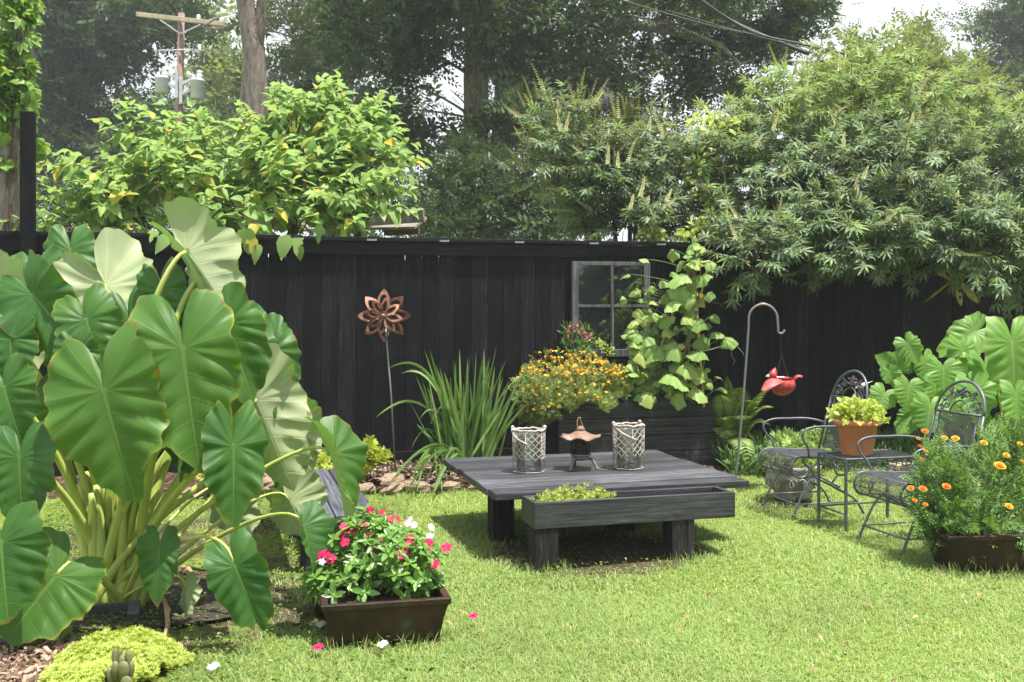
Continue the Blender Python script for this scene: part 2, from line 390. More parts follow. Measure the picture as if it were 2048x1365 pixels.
sky.sun_elevation = R(SUN_EL); sky.sun_rotation = math.atan2(SUN_DIR.x, SUN_DIR.y); sky.dust_density = 3.0; sky.air_density = 1.2
tc = nt.nodes.new('ShaderNodeTexCoord'); mp = nt.nodes.new('ShaderNodeMapping'); mp.inputs['Scale'].default_value = (2.2, 2.2, 5)
nz = nt.nodes.new('ShaderNodeTexNoise'); nz.inputs['Scale'].default_value = 1.6; nz.inputs['Detail'].default_value = 6
cr = nt.nodes.new('ShaderNodeValToRGB'); cr.color_ramp.elements[0].position = .34; cr.color_ramp.elements[0].color = (.45, .45, .45, 1); cr.color_ramp.elements[1].position = .56
mx = nt.nodes.new('ShaderNodeMix'); mx.data_type = 'RGBA'; mx.inputs[7].default_value = (6.6, 6.9, 7.3, 1)     # bright broken summer cloud
L = nt.links.new
L(tc.outputs['Generated'], mp.inputs[0]); L(mp.outputs[0], nz.inputs['Vector']); L(nz.outputs[0], cr.inputs[0])
L(cr.outputs[0], mx.inputs[0]); L(sky.outputs[0], mx.inputs[6]); L(mx.outputs[2], bg.inputs[0]); L(bg.outputs[0], wo.inputs[0])
sc.view_settings.view_transform = 'Standard'; sc.view_settings.look = 'None'; sc.view_settings.gamma = 1
sc.view_settings.exposure = 1.05
sc.render.engine = 'CYCLES'
cy = sc.cycles; cy.max_bounces = 7; cy.diffuse_bounces = 4; cy.glossy_bounces = 3; cy.transmission_bounces = 5; cy.transparent_max_bounces = 8
cy.use_denoising = True; cy.use_adaptive_sampling = True; cy.adaptive_threshold = .02; cy.caustics_reflective = False; cy.caustics_refractive = False
cy.sample_clamp_indirect = 6

# ================================================================ ground
rng = np.random.default_rng(3)
def grid_sheet(name, xs, ys, zf, mat, kind, attr=None):
    X, Y = np.meshgrid(xs, ys); nx, ny = len(xs), len(ys)
    V = np.stack([X.ravel(), Y.ravel(), zf(X, Y).ravel()], 1)
    i = np.arange(nx*ny).reshape(ny, nx)
    F = np.stack([i[:-1, :-1].ravel(), i[:-1, 1:].ravel(), i[1:, 1:].ravel(), i[1:, :-1].ravel()], 1)
    me = npmesh(name, V, F, mat, None, attrs={'bare': attr(V[:, 0], V[:, 1])})
    return tagp(me, kind=kind)
def lump(X, Y): return .010*np.sin(X*1.7+Y*.9)+.008*np.sin(X*.6-Y*2.1+1)
xs = np.concatenate([np.linspace(-72, -8, 12), np.linspace(-7.5, 8, 260), np.linspace(9, 72, 12)])
ys = np.concatenate([np.linspace(-22, 2, 8), np.linspace(2.4, 12, 170), np.linspace(13, 142, 20)])
inside = lambda X, Y: ((np.abs(X) < 7) & (Y > 3) & (Y < 12))
def bed_edge(x): return 8.27+.155*(x+.3)+.05*math.sin(3.1*x+.6)+.03*math.sin(7.3*x)
def bed(name, x0, x1, n, edge, rise):
    V = []; F = []; m = 9
    for i in range(n+1):
        x = x0+(x1-x0)*i/n; a = edge(x); b = fence_y(x)+.25
        for j in range(m):
            t = j/(m-1)
            V.append((x, a+(b-a)*t, -.015+rise*min(1, t*4)+.012*math.sin(5*x+3*j)+random.uniform(-.006, .006)*(j > 0)))
    for i in range(n):
        for j in range(m-1): F.append((i*m+j, (i+1)*m+j, (i+1)*m+j+1, i*m+j+1))
    return tagp(npmesh(name, V, F, MAT['mulch']), kind='structure')
bed('garden_bed', -6.5, .75, 80, bed_edge, .075)
bed('garden_bed', .755, 8.0, 60, lambda x: fence_y(x)-.75+.06*math.sin(2.7*x), .03)
# bare trodden soil under the table and round the pots, mulch corner: thin sheets over the lawn
def patch(name, cx, cy, rx, ry, rot, z, mat, n=40, wob=.18, seed=0):
    r = random.Random(seed); ph = [r.uniform(0, 6) for _ in range(4)]
    V = [(cx, cy, z)]; F = []
    for k in range(n):
        a = 2*PI*k/n; s = 1+wob*(math.sin(3*a+ph[0])*.5+math.sin(5*a+ph[1])*.3+math.sin(9*a+ph[2])*.2)
        p = rotz(rot) @ Vector((rx*s*math.cos(a), ry*s*math.sin(a), 0))
        V.append((cx+p.x, cy+p.y, z)); F.append((0, 1+k, 1+(k+1) % n))
    return tagp(npmesh(name, V, F, mat), kind='structure')
PATCHES = [(0.47, 6.12, .72, .60, R(15), 1.35), (-.58, 4.55, .36, .24, R(10), .6), (2.62, 5.7, .45, .28, R(10), .6), (-1.75, 5.15, .85, .7, 0, .95), (-.95, 4.9, .55, .35, R(20), .6), (-1.35, 4.5, .4, .3, 0, .55), (-2.6, 6.3, 1.1, .8, 0, .7),
           (2.05, 7.75, .42, .22, R(10), .6), (-1.6, 7.1, 1.2, .5, R(15), .6), (-1.2, 5.9, .75, .4, R(10), .5)]
def bare(x, y):
    o = np.zeros(len(x))
    for (a, b, c, d, e, f) in PATCHES:
        ca, sa = math.cos(-e), math.sin(-e); X = (x-a)*ca-(y-b)*sa; Y = (x-a)*sa+(y-b)*ca
        o = np.maximum(o, f*np.clip(1.25-((X/c)**2+(Y/d)**2), 0, 1))
    return o
grid_sheet('lawn', xs, ys, lambda X, Y: lump(X, Y)*inside(X, Y)-.02, MAT['lawn'], 'structure', bare)
patch('mulch_corner', -2.12, 4.02, .62, .42, R(-8), .016, MAT['mulch'], seed=31)
patch('dark_bed_soil', -1.82, 4.98, .5, .42, 0, .012, MAT['soil'], seed=33)

# ================================================================ fence
def px_to_fence_x(px):
    t = (px-CX)/FPX; return t*9.44/(1-.236*t)
fence = thing('wooden_fence', 'long tall black painted board fence with a flat cap behind the garden', 'fence', (0, 9.44, 0), FANG)
LOC[fence.name] = Vector((0, 9.44, 0))
x0, x1 = -5.6, 7.4
m = MB(); x = x0; rf = random.Random(5); gaps = []
while x < x1:
    wd = rf.uniform(.138, .152)
    top = 2.03 if x < 0.75 else 2.0
    m.box((x+wd/2, rf.uniform(.0, .006), (top+.05)/2+rf.uniform(-.004, .004)), (wd, .019, top-.05), Matrix.Rotation(rf.uniform(-.003, .003), 3, 'Y'))
    gp = rf.choice([.0008, .002, .003, .004, .005, .007]); gaps.append((x+wd+gp/2, gp)); x += wd+gp
m.build('board', MAT['fence'], fence, local=True, bevel=.002, seg=1)
m = MB()
for gx_, gp in gaps:
    if gp > .0007 and rf.random() < .93: m.box((gx_, .0205, rf.uniform(.95, 1.02)), (.028, .012, 1.9))
m.build('backing_strip', MAT['rawwood'], fence, local=True)
m = MB()
m.box(((x0+.73)/2, -.026, 2.005), (.73-x0, .028, .125)); m.build('fascia_board', MAT['blackcap'], fence, local=True, bevel=.003)
m = MB(); m.box(((.733+x1)/2, -.022, 2.012), (x1-.733, .024, .095)); m.build('fascia_board', MAT['blackcap'], fence, local=True, bevel=.003)
for a, b in ((x0, -2.1), (-2.097, 1.1), (1.103, 4.0), (4.003, x1)):
    m = MB(); m.box(((a+b)/2, -.005, 2.085+rf.uniform(-.003, .003)), (b-a-.003, .135, .035), Matrix.Rotation(rf.uniform(-.0015, .0015), 3, 'Y')); m.build('cap_rail', MAT['blackcap'], fence, local=True, bevel=.004)
m = MB(); m.box(((x0+.3)/2, -.03, .10), (.3-x0, .03, .14)); m.build('kick_board', MAT['blackcap'], fence, local=True, bevel=.003)
for z in (.45, 1.55):
    m = MB(); m.box(((x0+x1)/2, .035, z), (x1-x0, .038, .085)); m.build('back_rail', MAT['fence'], fence, local=True)
for px in (312, 452, 597, 742, 886, 1035, 1183, 1316):
    X = px_to_fence_x(px)/.973
    m = MB(); m.box((X, -.078, 2.088), (.085, .02, .012)); m.box((X, -.07, 2.103), (.072, .05, .012))
    lg = m.build('cap_light', MAT['black'], fence, local=True, bevel=.002)
    m = MB(); m.box((X, -.079, 2.074), (.085, .022, .016)); m.build('lens', MAT['lightlens'], lg, local=True, bevel=.002)
# tall post at the left end
p = P(56, 350, 8.36)
m = MB(); m.box((p.x, p.y, 1.54), (.108, .108, 3.08), rotz(FANG))
tagp(m.build('fence_post', MAT['fence'], None, bevel=.012), 'tall square black post standing by the ivy covered trunk', 'post')

# ================================================================ old window used as a mirror
wx0, wx1 = px_to_fence_x(1141)/.973, px_to_fence_x(1296)/.973
win = thing('window_mirror', 'old grey four pane window frame hung as a mirror on the black fence', 'window', (0, 9.44, 0), FANG)
LOC[win.name] = Vector((0, 9.44, 0))
zt, zb = 1.905, 1.06; wc = (wx0+wx1)/2; fw = .062; y = -.04
for xx in (wx0+fw/2, wx1-fw/2):
    m = MB(); m.box((xx, y, (zt+zb)/2), (fw, .04, zt-zb)); m.build('frame', MAT['greywood'], win, local=True, bevel=.004)
m = MB(); m.box((wc, y, zt-fw*.3), (wx1-wx0-2*fw-.002, .038, fw*.6)); m.build('frame', MAT['greywood'], win, local=True, bevel=.004)
m = MB(); m.box((wc+.02, y-.01, zb-.02), (wx1-wx0+.02, .075, .07)); m.build('sill', MAT['greywood'], win, local=True, bevel=.004)
m = MB(); m.box((wc+.01, y-.002, (zt+zb)/2), (.026, .03, zt-zb-.07)); m.build('muntin', MAT['greywood'], win, local=True, bevel=.003)
for a, b in ((wx0+fw, wc-.003), (wc+.023, wx1-fw)):
    m = MB(); m.box(((a+b)/2, y-.002, 1.485), (b-a-.001, .03, .026)); m.build('muntin', MAT['greywood'], win, local=True, bevel=.003)
m = MB(); m.box((wc, y+.012, (zt+zb)/2), (wx1-wx0-.06, .006, zt-zb-.03)); m.build('mirror', MAT['pane'], win, local=True)

# ================================================================ raised planter and its taller rear box
fl = G(1116, 953); fr_ = Vector((1.94, 9.43, 0)); PA = math.atan2(fr_.y-9.07, fr_.x-.41)
pl = thing('raised_planter', 'long raised planter of four stacked black boards below the window mirror', 'planter', (.41, 9.07, 0), PA)
PLN = math.hypot(fr_.x-.41, fr_.y-9.07); ph = .155
def PLW(x, y, z):
    v = rotz(PA) @ Vector((x, y, 0)); return Vector((.41+v.x, 9.07+v.y, z))
for k in range(4):
    z = .002+ph*(k+.5)
    m = MB(); m.box((PLN/2, 0, z), (PLN-(.003 if k % 2 else 0), .04, ph-.007)); m.build('front_board', MAT['black_x'], pl, local=True, bevel=.004)
    for xx in (.0, PLN):
        m = MB(); m.box((xx+(.021 if xx == 0 else -.021), .222, z), (.04, .4, ph-.005)); m.build('end_board', MAT['black_x'], pl, local=True, bevel=.004)
m = MB(); m.box((PLN/2, .40, .31), (PLN-.09, .03, .6)); m.build('back_board', MAT['black_x'], pl, local=True)
m = MB(); m.box((PLN/2, .205, .545), (PLN-.085, .35, .05)); m.build('soil', MAT['soil'], pl, local=True)
rb = thing('rear_planter_box', 'tall narrow black board box standing against the fence under the window', 'planter', PLW(.22, .47, 0), PA)
for k in range(6):
    m = MB(); m.box((.46, -.02, .085+.165*k), (.92, .03, .161)); m.build('front_board', MAT['black_x'], rb, local=True, bevel=.004)
m = MB(); m.box((.46, .05, .96), (.9, .10, .06)); m.build('soil', MAT['soil'], rb, local=True)
for xx in (.012, .908):
    m = MB(); m.box((xx, .055, .49), (.024, .115, .98)); m.build('end_board', MAT['black_x'], rb, local=True, bevel=.003)
m = MB(); m.box((.46, .115, .45), (.86, .016, .9)); m.build('back_board', MAT['black_x'], rb, local=True)

# ================================================================ coffee table, its planter trough and what stands on it
TA = R(15.8); TL = Vector((-.104, 5.85, 0))     # front left corner
def TW(x, y, z): 
    v = rotz(TA) @ Vector((x, y, 0)); return Vector((TL.x+v.x, TL.y+v.y, z))
tb = thing('garden_table', 'low square charcoal wooden table with thick legs on the lawn', 'table', TL, TA)
TWD, TDP, TZ = 1.635, 1.425, .392
m = MB(); r9 = random.Random(2); yy = 0.0; nb = 9; bw = TDP/nb
for k in range(nb):
    e0 = r9.uniform(-.008, .008); e1 = r9.uniform(-.008, .008)
    m.box(((TWD+e0+e1)/2, bw*(k+.5), TZ-.021+r9.uniform(-.003, .003)), (TWD+e1-e0, bw-.007, .042))
m.build('tabletop', MAT['table'], tb, local=True, bevel=.004)
m = MB()
for xx in (.34, 1.25): m.box((xx, TDP/2+.02, TZ-.088), (.04, 1.15, .088))
for yy in (.035, .16, 1.2): m.box((.795, yy, TZ-.085), (.865, .04, .08))  # apron front board added to block the sun gap behind the trough
m.build('apron', MAT['post'], tb, local=True)
inv = rotz(-TA)
for lx, ly in ((.165, -.258), (.999, -.258), (.134, .533), (.955, .53)):
    z1 = TZ-.044 if ly > 0 else .232
    m = MB(); m.box((lx+.071, ly+.071, z1/2-.01), (.142, .142, z1+.02)); m.build('leg', MAT['post'], tb, local=True, bevel=.006)
# trough
tr = thing('table_trough', 'long narrow charcoal planter trough along the front of the table', 'planter', TW(.163, -.25, .0), TA)
TRL = 1.237
m = MB(); m.box((TRL/2, 0, .303), (TRL, .03, .148)); m.build('front_board', MAT['table'], tr, local=True, bevel=.004)
m = MB(); m.box((TRL/2, .231, .300), (TRL, .03, .142)); m.build('back_board', MAT['table'], tr, local=True, bevel=.004)
for xx in (.016, TRL-.016):
    m = MB(); m.box((xx, .1155, .302), (.03, .200, .146)); m.build('end_board', MAT['table'], tr, local=True, bevel=.004)
m = MB(); m.box((TRL/2, .1155, .272), (TRL-.066, .198, .08)); m.build('soil', MAT['soil'], tr, local=True)
def TRW(x, y, z):
    v = rotz(TA) @ Vector((.163+x, -.25+y, 0)); return Vector((TL.x+v.x, TL.y+v.y, z))

def candle_lantern(px, py, label, h, rz, seed):
    b = G(px, py, TZ); t = thing('candle_lantern', label, 'lantern', b, rz, 'willow lanterns on the table')
    rr = random.Random(seed); rad = .108
    hexp = [Vector((rad*math.cos(PI/3*k+.2), rad*.92*math.sin(PI/3*k+.2), 0)) for k in range(6)]
    m = MB()
    m.tube([q+V3(0, 0, .006) for q in hexp], .0035, 6, True)
    for q in hexp: m.tube([q+V3(0, 0, .005), q*1.02+V3(0, 0, h)], .0028, 5)
    m.build('wire_frame', MAT['rope'], t, local=True, smooth=True)
    m = MB()
    top = []
    for k in range(6):
        a, c = hexp[k], hexp[(k+1) % 6]
        for j in range(5): top.append(a.lerp(c, j/5)*1.03+V3(rr.uniform(-.002, .002), rr.uniform(-.002, .002), h+rr.uniform(-.004, .004)))
    m.tube(top, .0075, 7, True); m.build('rim', MAT['rope'], t, local=True, smooth=True)
    m = MB()
    def on(s, z):
        s = s % 6; k = int(s); return hexp[k].lerp(hexp[(k+1) % 6], s-k)*1.035+V3(0, 0, z)
    for d in (1, -1):
        for k in range(14):
            s0 = k*6/14+(.2 if d > 0 else 0); pts = []
            for j in range(13):
                tt = j/12; pts.append(on(s0+d*tt*1.9+rr.uniform(-.03, .03), h*(1-.72*tt)+rr.uniform(-.002, .002)))
            m.tube(pts, .0030, 5)
    m.build('woven_strands', MAT['rope'], t, local=True, smooth=True)
    for sgn, zz in ((1, h+.012), (-1, h+.012)):
        m = MB(); m.lathe([(0, -.014), (.012, -.006), (.013, .005), (.006, .013), (0, .015)], 8, (sgn*rad*.98, .02, zz)); m.build('handle_knot', MAT['rope'], t, local=True, smooth=True)
    m = MB()
    hp = [V3(rad*1.0, .02, h+.01), V3(rad*1.12, -.03, h*.93), V3(rad*.9, -.085, h*.80), V3(.02, -rad*1.16, h*.70)] 
    hp = [V3(-q.x, q.y, q.z) for q in hp]
    m.tube(bez(*hp, n=10), .006, 6); m.build('handle', MAT['rope'], t, local=True, smooth=True)
    m = MB(); hj = h*.9
    m.lathe([(0, .010), (.078, .010), (.082, .02), (.083, hj-.05), (.076, hj-.02), (.079, hj), (.074, hj), (.071, hj-.02), (.078, hj-.05), (.077, .022), (0, .018)], 28)
    m.build('glass_jar', MAT['glass'], t, local=True, smooth=True)
    return t
candle_lantern(1058, 944, 'willow wrapped glass candle lantern at the left of the iron lantern', .275, .1, 1)
candle_lantern(1257, 937, 'willow wrapped glass candle lantern at the right of the iron lantern', .290, .5, 2)
b = G(1161, 939, TZ)
il = thing('iron_lantern', 'small dark cast iron pagoda lantern with a rusty wavy roof on three legs', 'lantern', b, .35)
for k in range(3):
    a = 2*PI*k/3-.55; u = V3(math.cos(a), math.sin(a), 0)
    m = MB(); m.tube([u*.040+V3(0, 0, .078), u*.075+V3(0, 0, .070), u*.098+V3(0, 0, .035), u*.108+V3(0, 0, .008), u*.120+V3(0, 0, .004)], [.010, .011, .010, .009, .011], 7)
    m.build('leg', MAT['castgrey'], il, local=True, smooth=True)
m = MB(); m.lathe([(0, .062), (.045, .064), (.060, .074), (.062, .080), (.052, .084), (.054, .090), (.070, .096), (.071, .101), (.058, .104)], 28); m.build('base', MAT['castgrey'], il, local=True, smooth=True)
m = MB()
prof = [(.056, .104), (.064, .118), (.0655, .150), (.062, .172), (.054, .188), (.054, .215)]
m.lathe([(.044, .104), (.05, .15), (.043, .21)], 20)
for z in (.122, .142, .160): m.lathe([(.0605, z-.003), (.0665, z-.002), (.0665, z+.002), (.0605, z+.003)], 24)
for k in range(16):
    a = 2*PI*k/16; u = V3(math.cos(a), math.sin(a), 0)
    m.tube([u*r+V3(0, 0, z) for r, z in prof], .0048, 6)
m.lathe([(.050, .186), (.057, .188), (.057, .216), (.050, .218)], 24)
m.build('body', MAT['castiron'], il, local=True, smooth=True)
m = MB(); n = 48; vs = []; fs = []; rings = [(.0, .262), (.018, .262), (.03, .256), (.055, .240), (.085, .222), (.110, .214), (.132, .2155)]
for i, (r, z) in enumerate(rings):
    for k in range(n):
        a = 2*PI*k/n; wv = (r/.132)**2
        rr_ = r*(1+.10*wv*math.cos(6*a)); vs.append((rr_*math.cos(a), rr_*math.sin(a), z+.012*wv*math.cos(6*a)))
for i in range(len(rings)-1):
    for k in range(n): fs.append((i*n+k, (i+1)*n+k, (i+1)*n+(k+1) % n, i*n+(k+1) % n))
m.add(vs, fs)
ro = m.build('roof', MAT['rustroof'], il, local=True, smooth=True); s_ = ro.modifiers.new('solid', 'SOLIDIFY'); s_.thickness = .006; s_.offset = -1
m = MB(); m.lathe([(.026, .256), (.030, .266), (.024, .278), (.012, .286), (0, .288)], 20); m.build('finial', MAT['rustroof'], il, local=True, smooth=True)
m = MB(); m.tube(bez(V3(-.022, 0, .272), V3(-.032, 0, .315), V3(-.014, 0, .36), V3(-.003, 0, .337), 10)+bez(V3(.003, 0, .322), V3(.012, 0, .345), V3(-.03, 0, .372), V3(.024, 0, .272), 12)[3:], .0042, 7)
m.build('hanging_loop', MAT['rustroof'], il, local=True, smooth=True)

# ================================================================ bench
bo = Vector((-.75, 5.72, 0))
be = thing('garden_bench', 'low dark wooden bench with a leaning back behind the elephant ear leaves', 'bench', bo, TA)
m = MB()
for k in range(3): m.box((-.06-.122*k, .85, .285), (.116, 1.7, .035))
m.build('seat', MAT['bench'], be, local=True, bevel=.005)
m = MB()
for k in range(3):
    m.box((-.44-.035*k, .85, .37+.125*k), (.03, 1.7, .115), Matrix.Rotation(R(-16), 3, 'Y'))
m.build('backrest', MAT['post'], be, local=True, bevel=.005)
for yy in (.06, 1.62):
    m = MB(); m.bar((-.37, yy, .18), (-.53, yy, .70), .07, .05, (0, 1, 0)); m.build('back_post', MAT['post'], be, local=True, bevel=.006)
for xx, yy in ((-.07, .08), (-.07, 1.6), (-.38, .08), (-.40, .80), (-.38, 1.6)):
    m = MB(); m.box((xx, yy, .133), (.09, .12, .266)); m.build('leg', MAT['post'], be, local=True, bevel=.006)

# ================================================================ rusty wind spinner
wb = Vector((-1.0, 8.74, .04)); wcen = P(768, 632, 8.70)
ws = thing('wind_spinner', 'rusty metal flower wind spinner on a thin leaning rod before the fence', 'garden ornament', wb)
m = MB(); m.tube([wb+V3(0, 0, -.05), wb.lerp(wcen, .5)+V3(.01, 0, 0), wcen+V3(0, .05, -.02)], .0075, 8); m.build('rod', MAT['rustpole'], ws, smooth=True)
m = MB(); m.lathe([(0, -.02), (.018, -.012), (.022, 0), (.016, .014), (0, .02)], 14, wcen+V3(0, -.06, 0)); m.build('hub', MAT['rust'], ws, smooth=True)
m = MB(); m.tube([wcen+V3(0, .06, 0), wcen+V3(0, -.05, 0)], .008, 8); m.build('axle', MAT['rust'], ws, smooth=True)
def petal(ang, r0, r1, wd, y0, tilt):
    """an open pointed petal: a rim band round an opening"""
    vs = []; fs = []; n = 14
    for i in range(n+1):
        t = i/n; rad = r0+(r1-r0)*t; w0 = wd*math.sin(PI*t**.9)**.75 if 0 < t < 1 else 0.0
        inn = max(0.0, w0-.018-.022*max(0, t-.55)) if .12 < t < .72 else 0.0
        for sgn in (-1, 1):
            for ww in (w0, inn):
                a = Vector((sgn*ww, tilt*sgn*ww+.18*(t-.3)**2*.3, rad))
                q = Matrix.Rotation(ang, 3, 'Y') @ Vector((a.x, 0, a.z)); vs.append(wcen+Vector((q.x, y0+a.y, q.z)))
    for i in range(n):
        for s in (0, 2):
            a, b_ = i*4+s, (i+1)*4+s
            fs.append((a, a+1, b_+1, b_) if s == 0 else (a, b_, b_+1, a+1))
    m = MB(); m.add(vs, fs); o = m.build('petal', MAT['rust'], ws, smooth=False)
    sm = o.modifiers.new('solid', 'SOLIDIFY'); sm.thickness = .004
for k in range(8):
    petal(2*PI*k/8, .02, .232, .052, -.005, .55)
for k in range(8):
    petal(2*PI*k/8+.16, .02, .165, .038, -.045, -.5)

# ================================================================ shepherd hook and cardinal feeder
YH = 8.3
hk = thing('shepherd_hook', 'tall curved rusty metal plant hook standing in the lawn edge', 'hook', G(1470, 975))
pts = [P(1470, 985, YH), P(1473, 940, YH), P(1481, 860, YH), P(1488, 780, YH), P(1494, 700, YH), P(1497, 655, YH)]
cx_, cz_ = P(1526, 640, YH), None
for k in range(1, 13):
    a = PI-PI*k/12*1.0; pts.append(cx_+V3(math.cos(a)*.119, 0, math.sin(a)*.128))
pts += [P(1556, 655, YH)]
for k in range(1, 9):
    a = PI+PI*k/8*1.05; pts.append(P(1562, 661, YH)+V3(math.cos(a)*.026, 0, math.sin(a)*.026))
m = MB(); m.tube(pts, .0095, 8); m.build('rod', MAT['rustpole'], hk, smooth=True)
m = MB(); m.tube([P(1519, 607.5, YH), P(1531, 606.5, YH)], .006, 6); m.build('tip', MAT['rustpole'], hk, smooth=True)
bc = P(1566, 772, YH)
fd = thing('bird_feeder', 'red tin cardinal bird feeder hanging by a chain from the shepherd hook', 'bird feeder', bc)
RY = Matrix.Rotation(R(90), 3, 'Y')
m = MB(); m.lathe([(0, -.10), (.035, -.092), (.062, -.07), (.078, -.03), (.08, .0), (.07, .045), (.045, .085), (.02, .10), (0, .104)], 24, (0, 0, 0), Matrix.Rotation(R(82), 3, 'Y'), 1.0, .9)
bd = m.build('body', MAT['redpaint'], fd, local=True, smooth=True)
m = MB(); m.lathe([(.030, 0), (.076, .001), (.079, .004), (.03, .006)], 22, (.005, 0, .062), None, 1.0, .8); m.build('seed_tray', MAT['redpaint'], fd, local=True, smooth=True)
m = MB(); m.lathe([(0, -.035), (.022, -.03), (.036, -.008), (.034, .014), (.024, .036), (.012, .056), (.0, .072)], 18, (-.085, 0, .085), Matrix.Rotation(R(22), 3, 'Y') @ Matrix.Rotation(R(-8), 3, 'X'))
h_ = m.build('head', MAT['redpaint'], fd, local=True, smooth=True)
m = MB(); m.lathe([(.013, 0), (.012, .01), (.0, .03)], 10, (-.115, -.005, .082), Matrix.Rotation(R(-100), 3, 'Y')); m.build('beak', MAT['whitepaint'], h_, local=True, smooth=True)
m = MB(); m.lathe([(0, -.005), (.005, 0), (0, .005)], 8, (-.100, -.031, .094)); m.build('eye', MAT['black'], h_, local=True, smooth=True)
m = MB()
for dz in (0, .022, .044): m.lathe([(0, -.008), (.012, -.004), (.009, .006), (0, .008)], 8, (-.052+dz, -.035, .072), None); 
m.build('collar', MAT['porcelain'], fd, local=True, smooth=True)
def wing(name, root, tip, wid, up, nfe=6):
    root, tip, up = Vector(root), Vector(tip), Vector(up).normalized(); d = tip-root; side = d.cross(up).normalized()
    vs = []; fs = []; nu = 10; nv = 12
    for i in range(nu+1):
        t = i/nu
        for j in range(nv+1):
            s = j/nv*2-1
            ww = wid*(.55+.45*math.sin(PI*min(1, t*1.05)*.75+.5)); ext = t*(1-.16*abs(s)**2-(.06*abs(math.sin(s*nfe*1.5)) if i == nu else 0))
            vs.append(root+d*ext+side*(s*ww)+up*(.03*math.sin(PI*t)+.008*math.cos(s*PI*.5)))
    for i in range(nu):
        for j in range(nv): a = i*(nv+1)+j; fs.append((a, a+1, a+nv+2, a+nv+1))
    m = MB(); m.add(vs, fs); o = m.build(name, MAT['redwing'] if up.y < 0 else MAT['redpaint'], fd, local=True, smooth=True)
    sm = o.modifiers.new('solid', 'SOLIDIFY'); sm.thickness = .004
wing('wing', (-.035, -.06, .05), (-.215, -.16, -.04), .055, (-.35, -.6, .8))
wing('wing', (.0, .06, .05), (.10, .20, -.06), .055, (.3, .5, .8))
wing('tail', (.085, 0, .03), (.165, .0, .075), .028, (-.4, -.2, .9), 3)
top = P(1560.5, 668, YH)-bc
for q in (V3(-.055, 0, .075), V3(.045, 0, .065)):
    m = MB(); pts = [top.lerp(V3(-.012, 0, .26), .35), V3(-.012, 0, .25), q]
    L_ = (q-pts[1]).length; nl = 16
    allp = [pts[0].lerp(pts[1], i/10) for i in range(10)]+[pts[1].lerp(q, i/nl) for i in range(nl+1)]
    for i in range(len(allp)-1):
        a, c = allp[i], allp[i+1]; dd = (c-a); mid = (a+c)/2
        pn = Vector((0, 1, 0)) if i % 2 else dd.cross(Vector((0, 1, 0))).normalized()
        ring = [mid+dd*.62*math.cos(2*PI*k/8)+pn*.0055*math.sin(2*PI*k/8) for k in range(8)]
        m.tube(ring, .0017, 4, True)
    m.build('chain', MAT['wire'], fd, local=True)
m = MB(); m.tube([top+V3(.004, 0, .012), top+V3(.008, 0, -.01), top.lerp(V3(-.012, 0, .26), .35)], .0022, 5); m.build('wire_hook', MAT['wire'], fd, local=True)
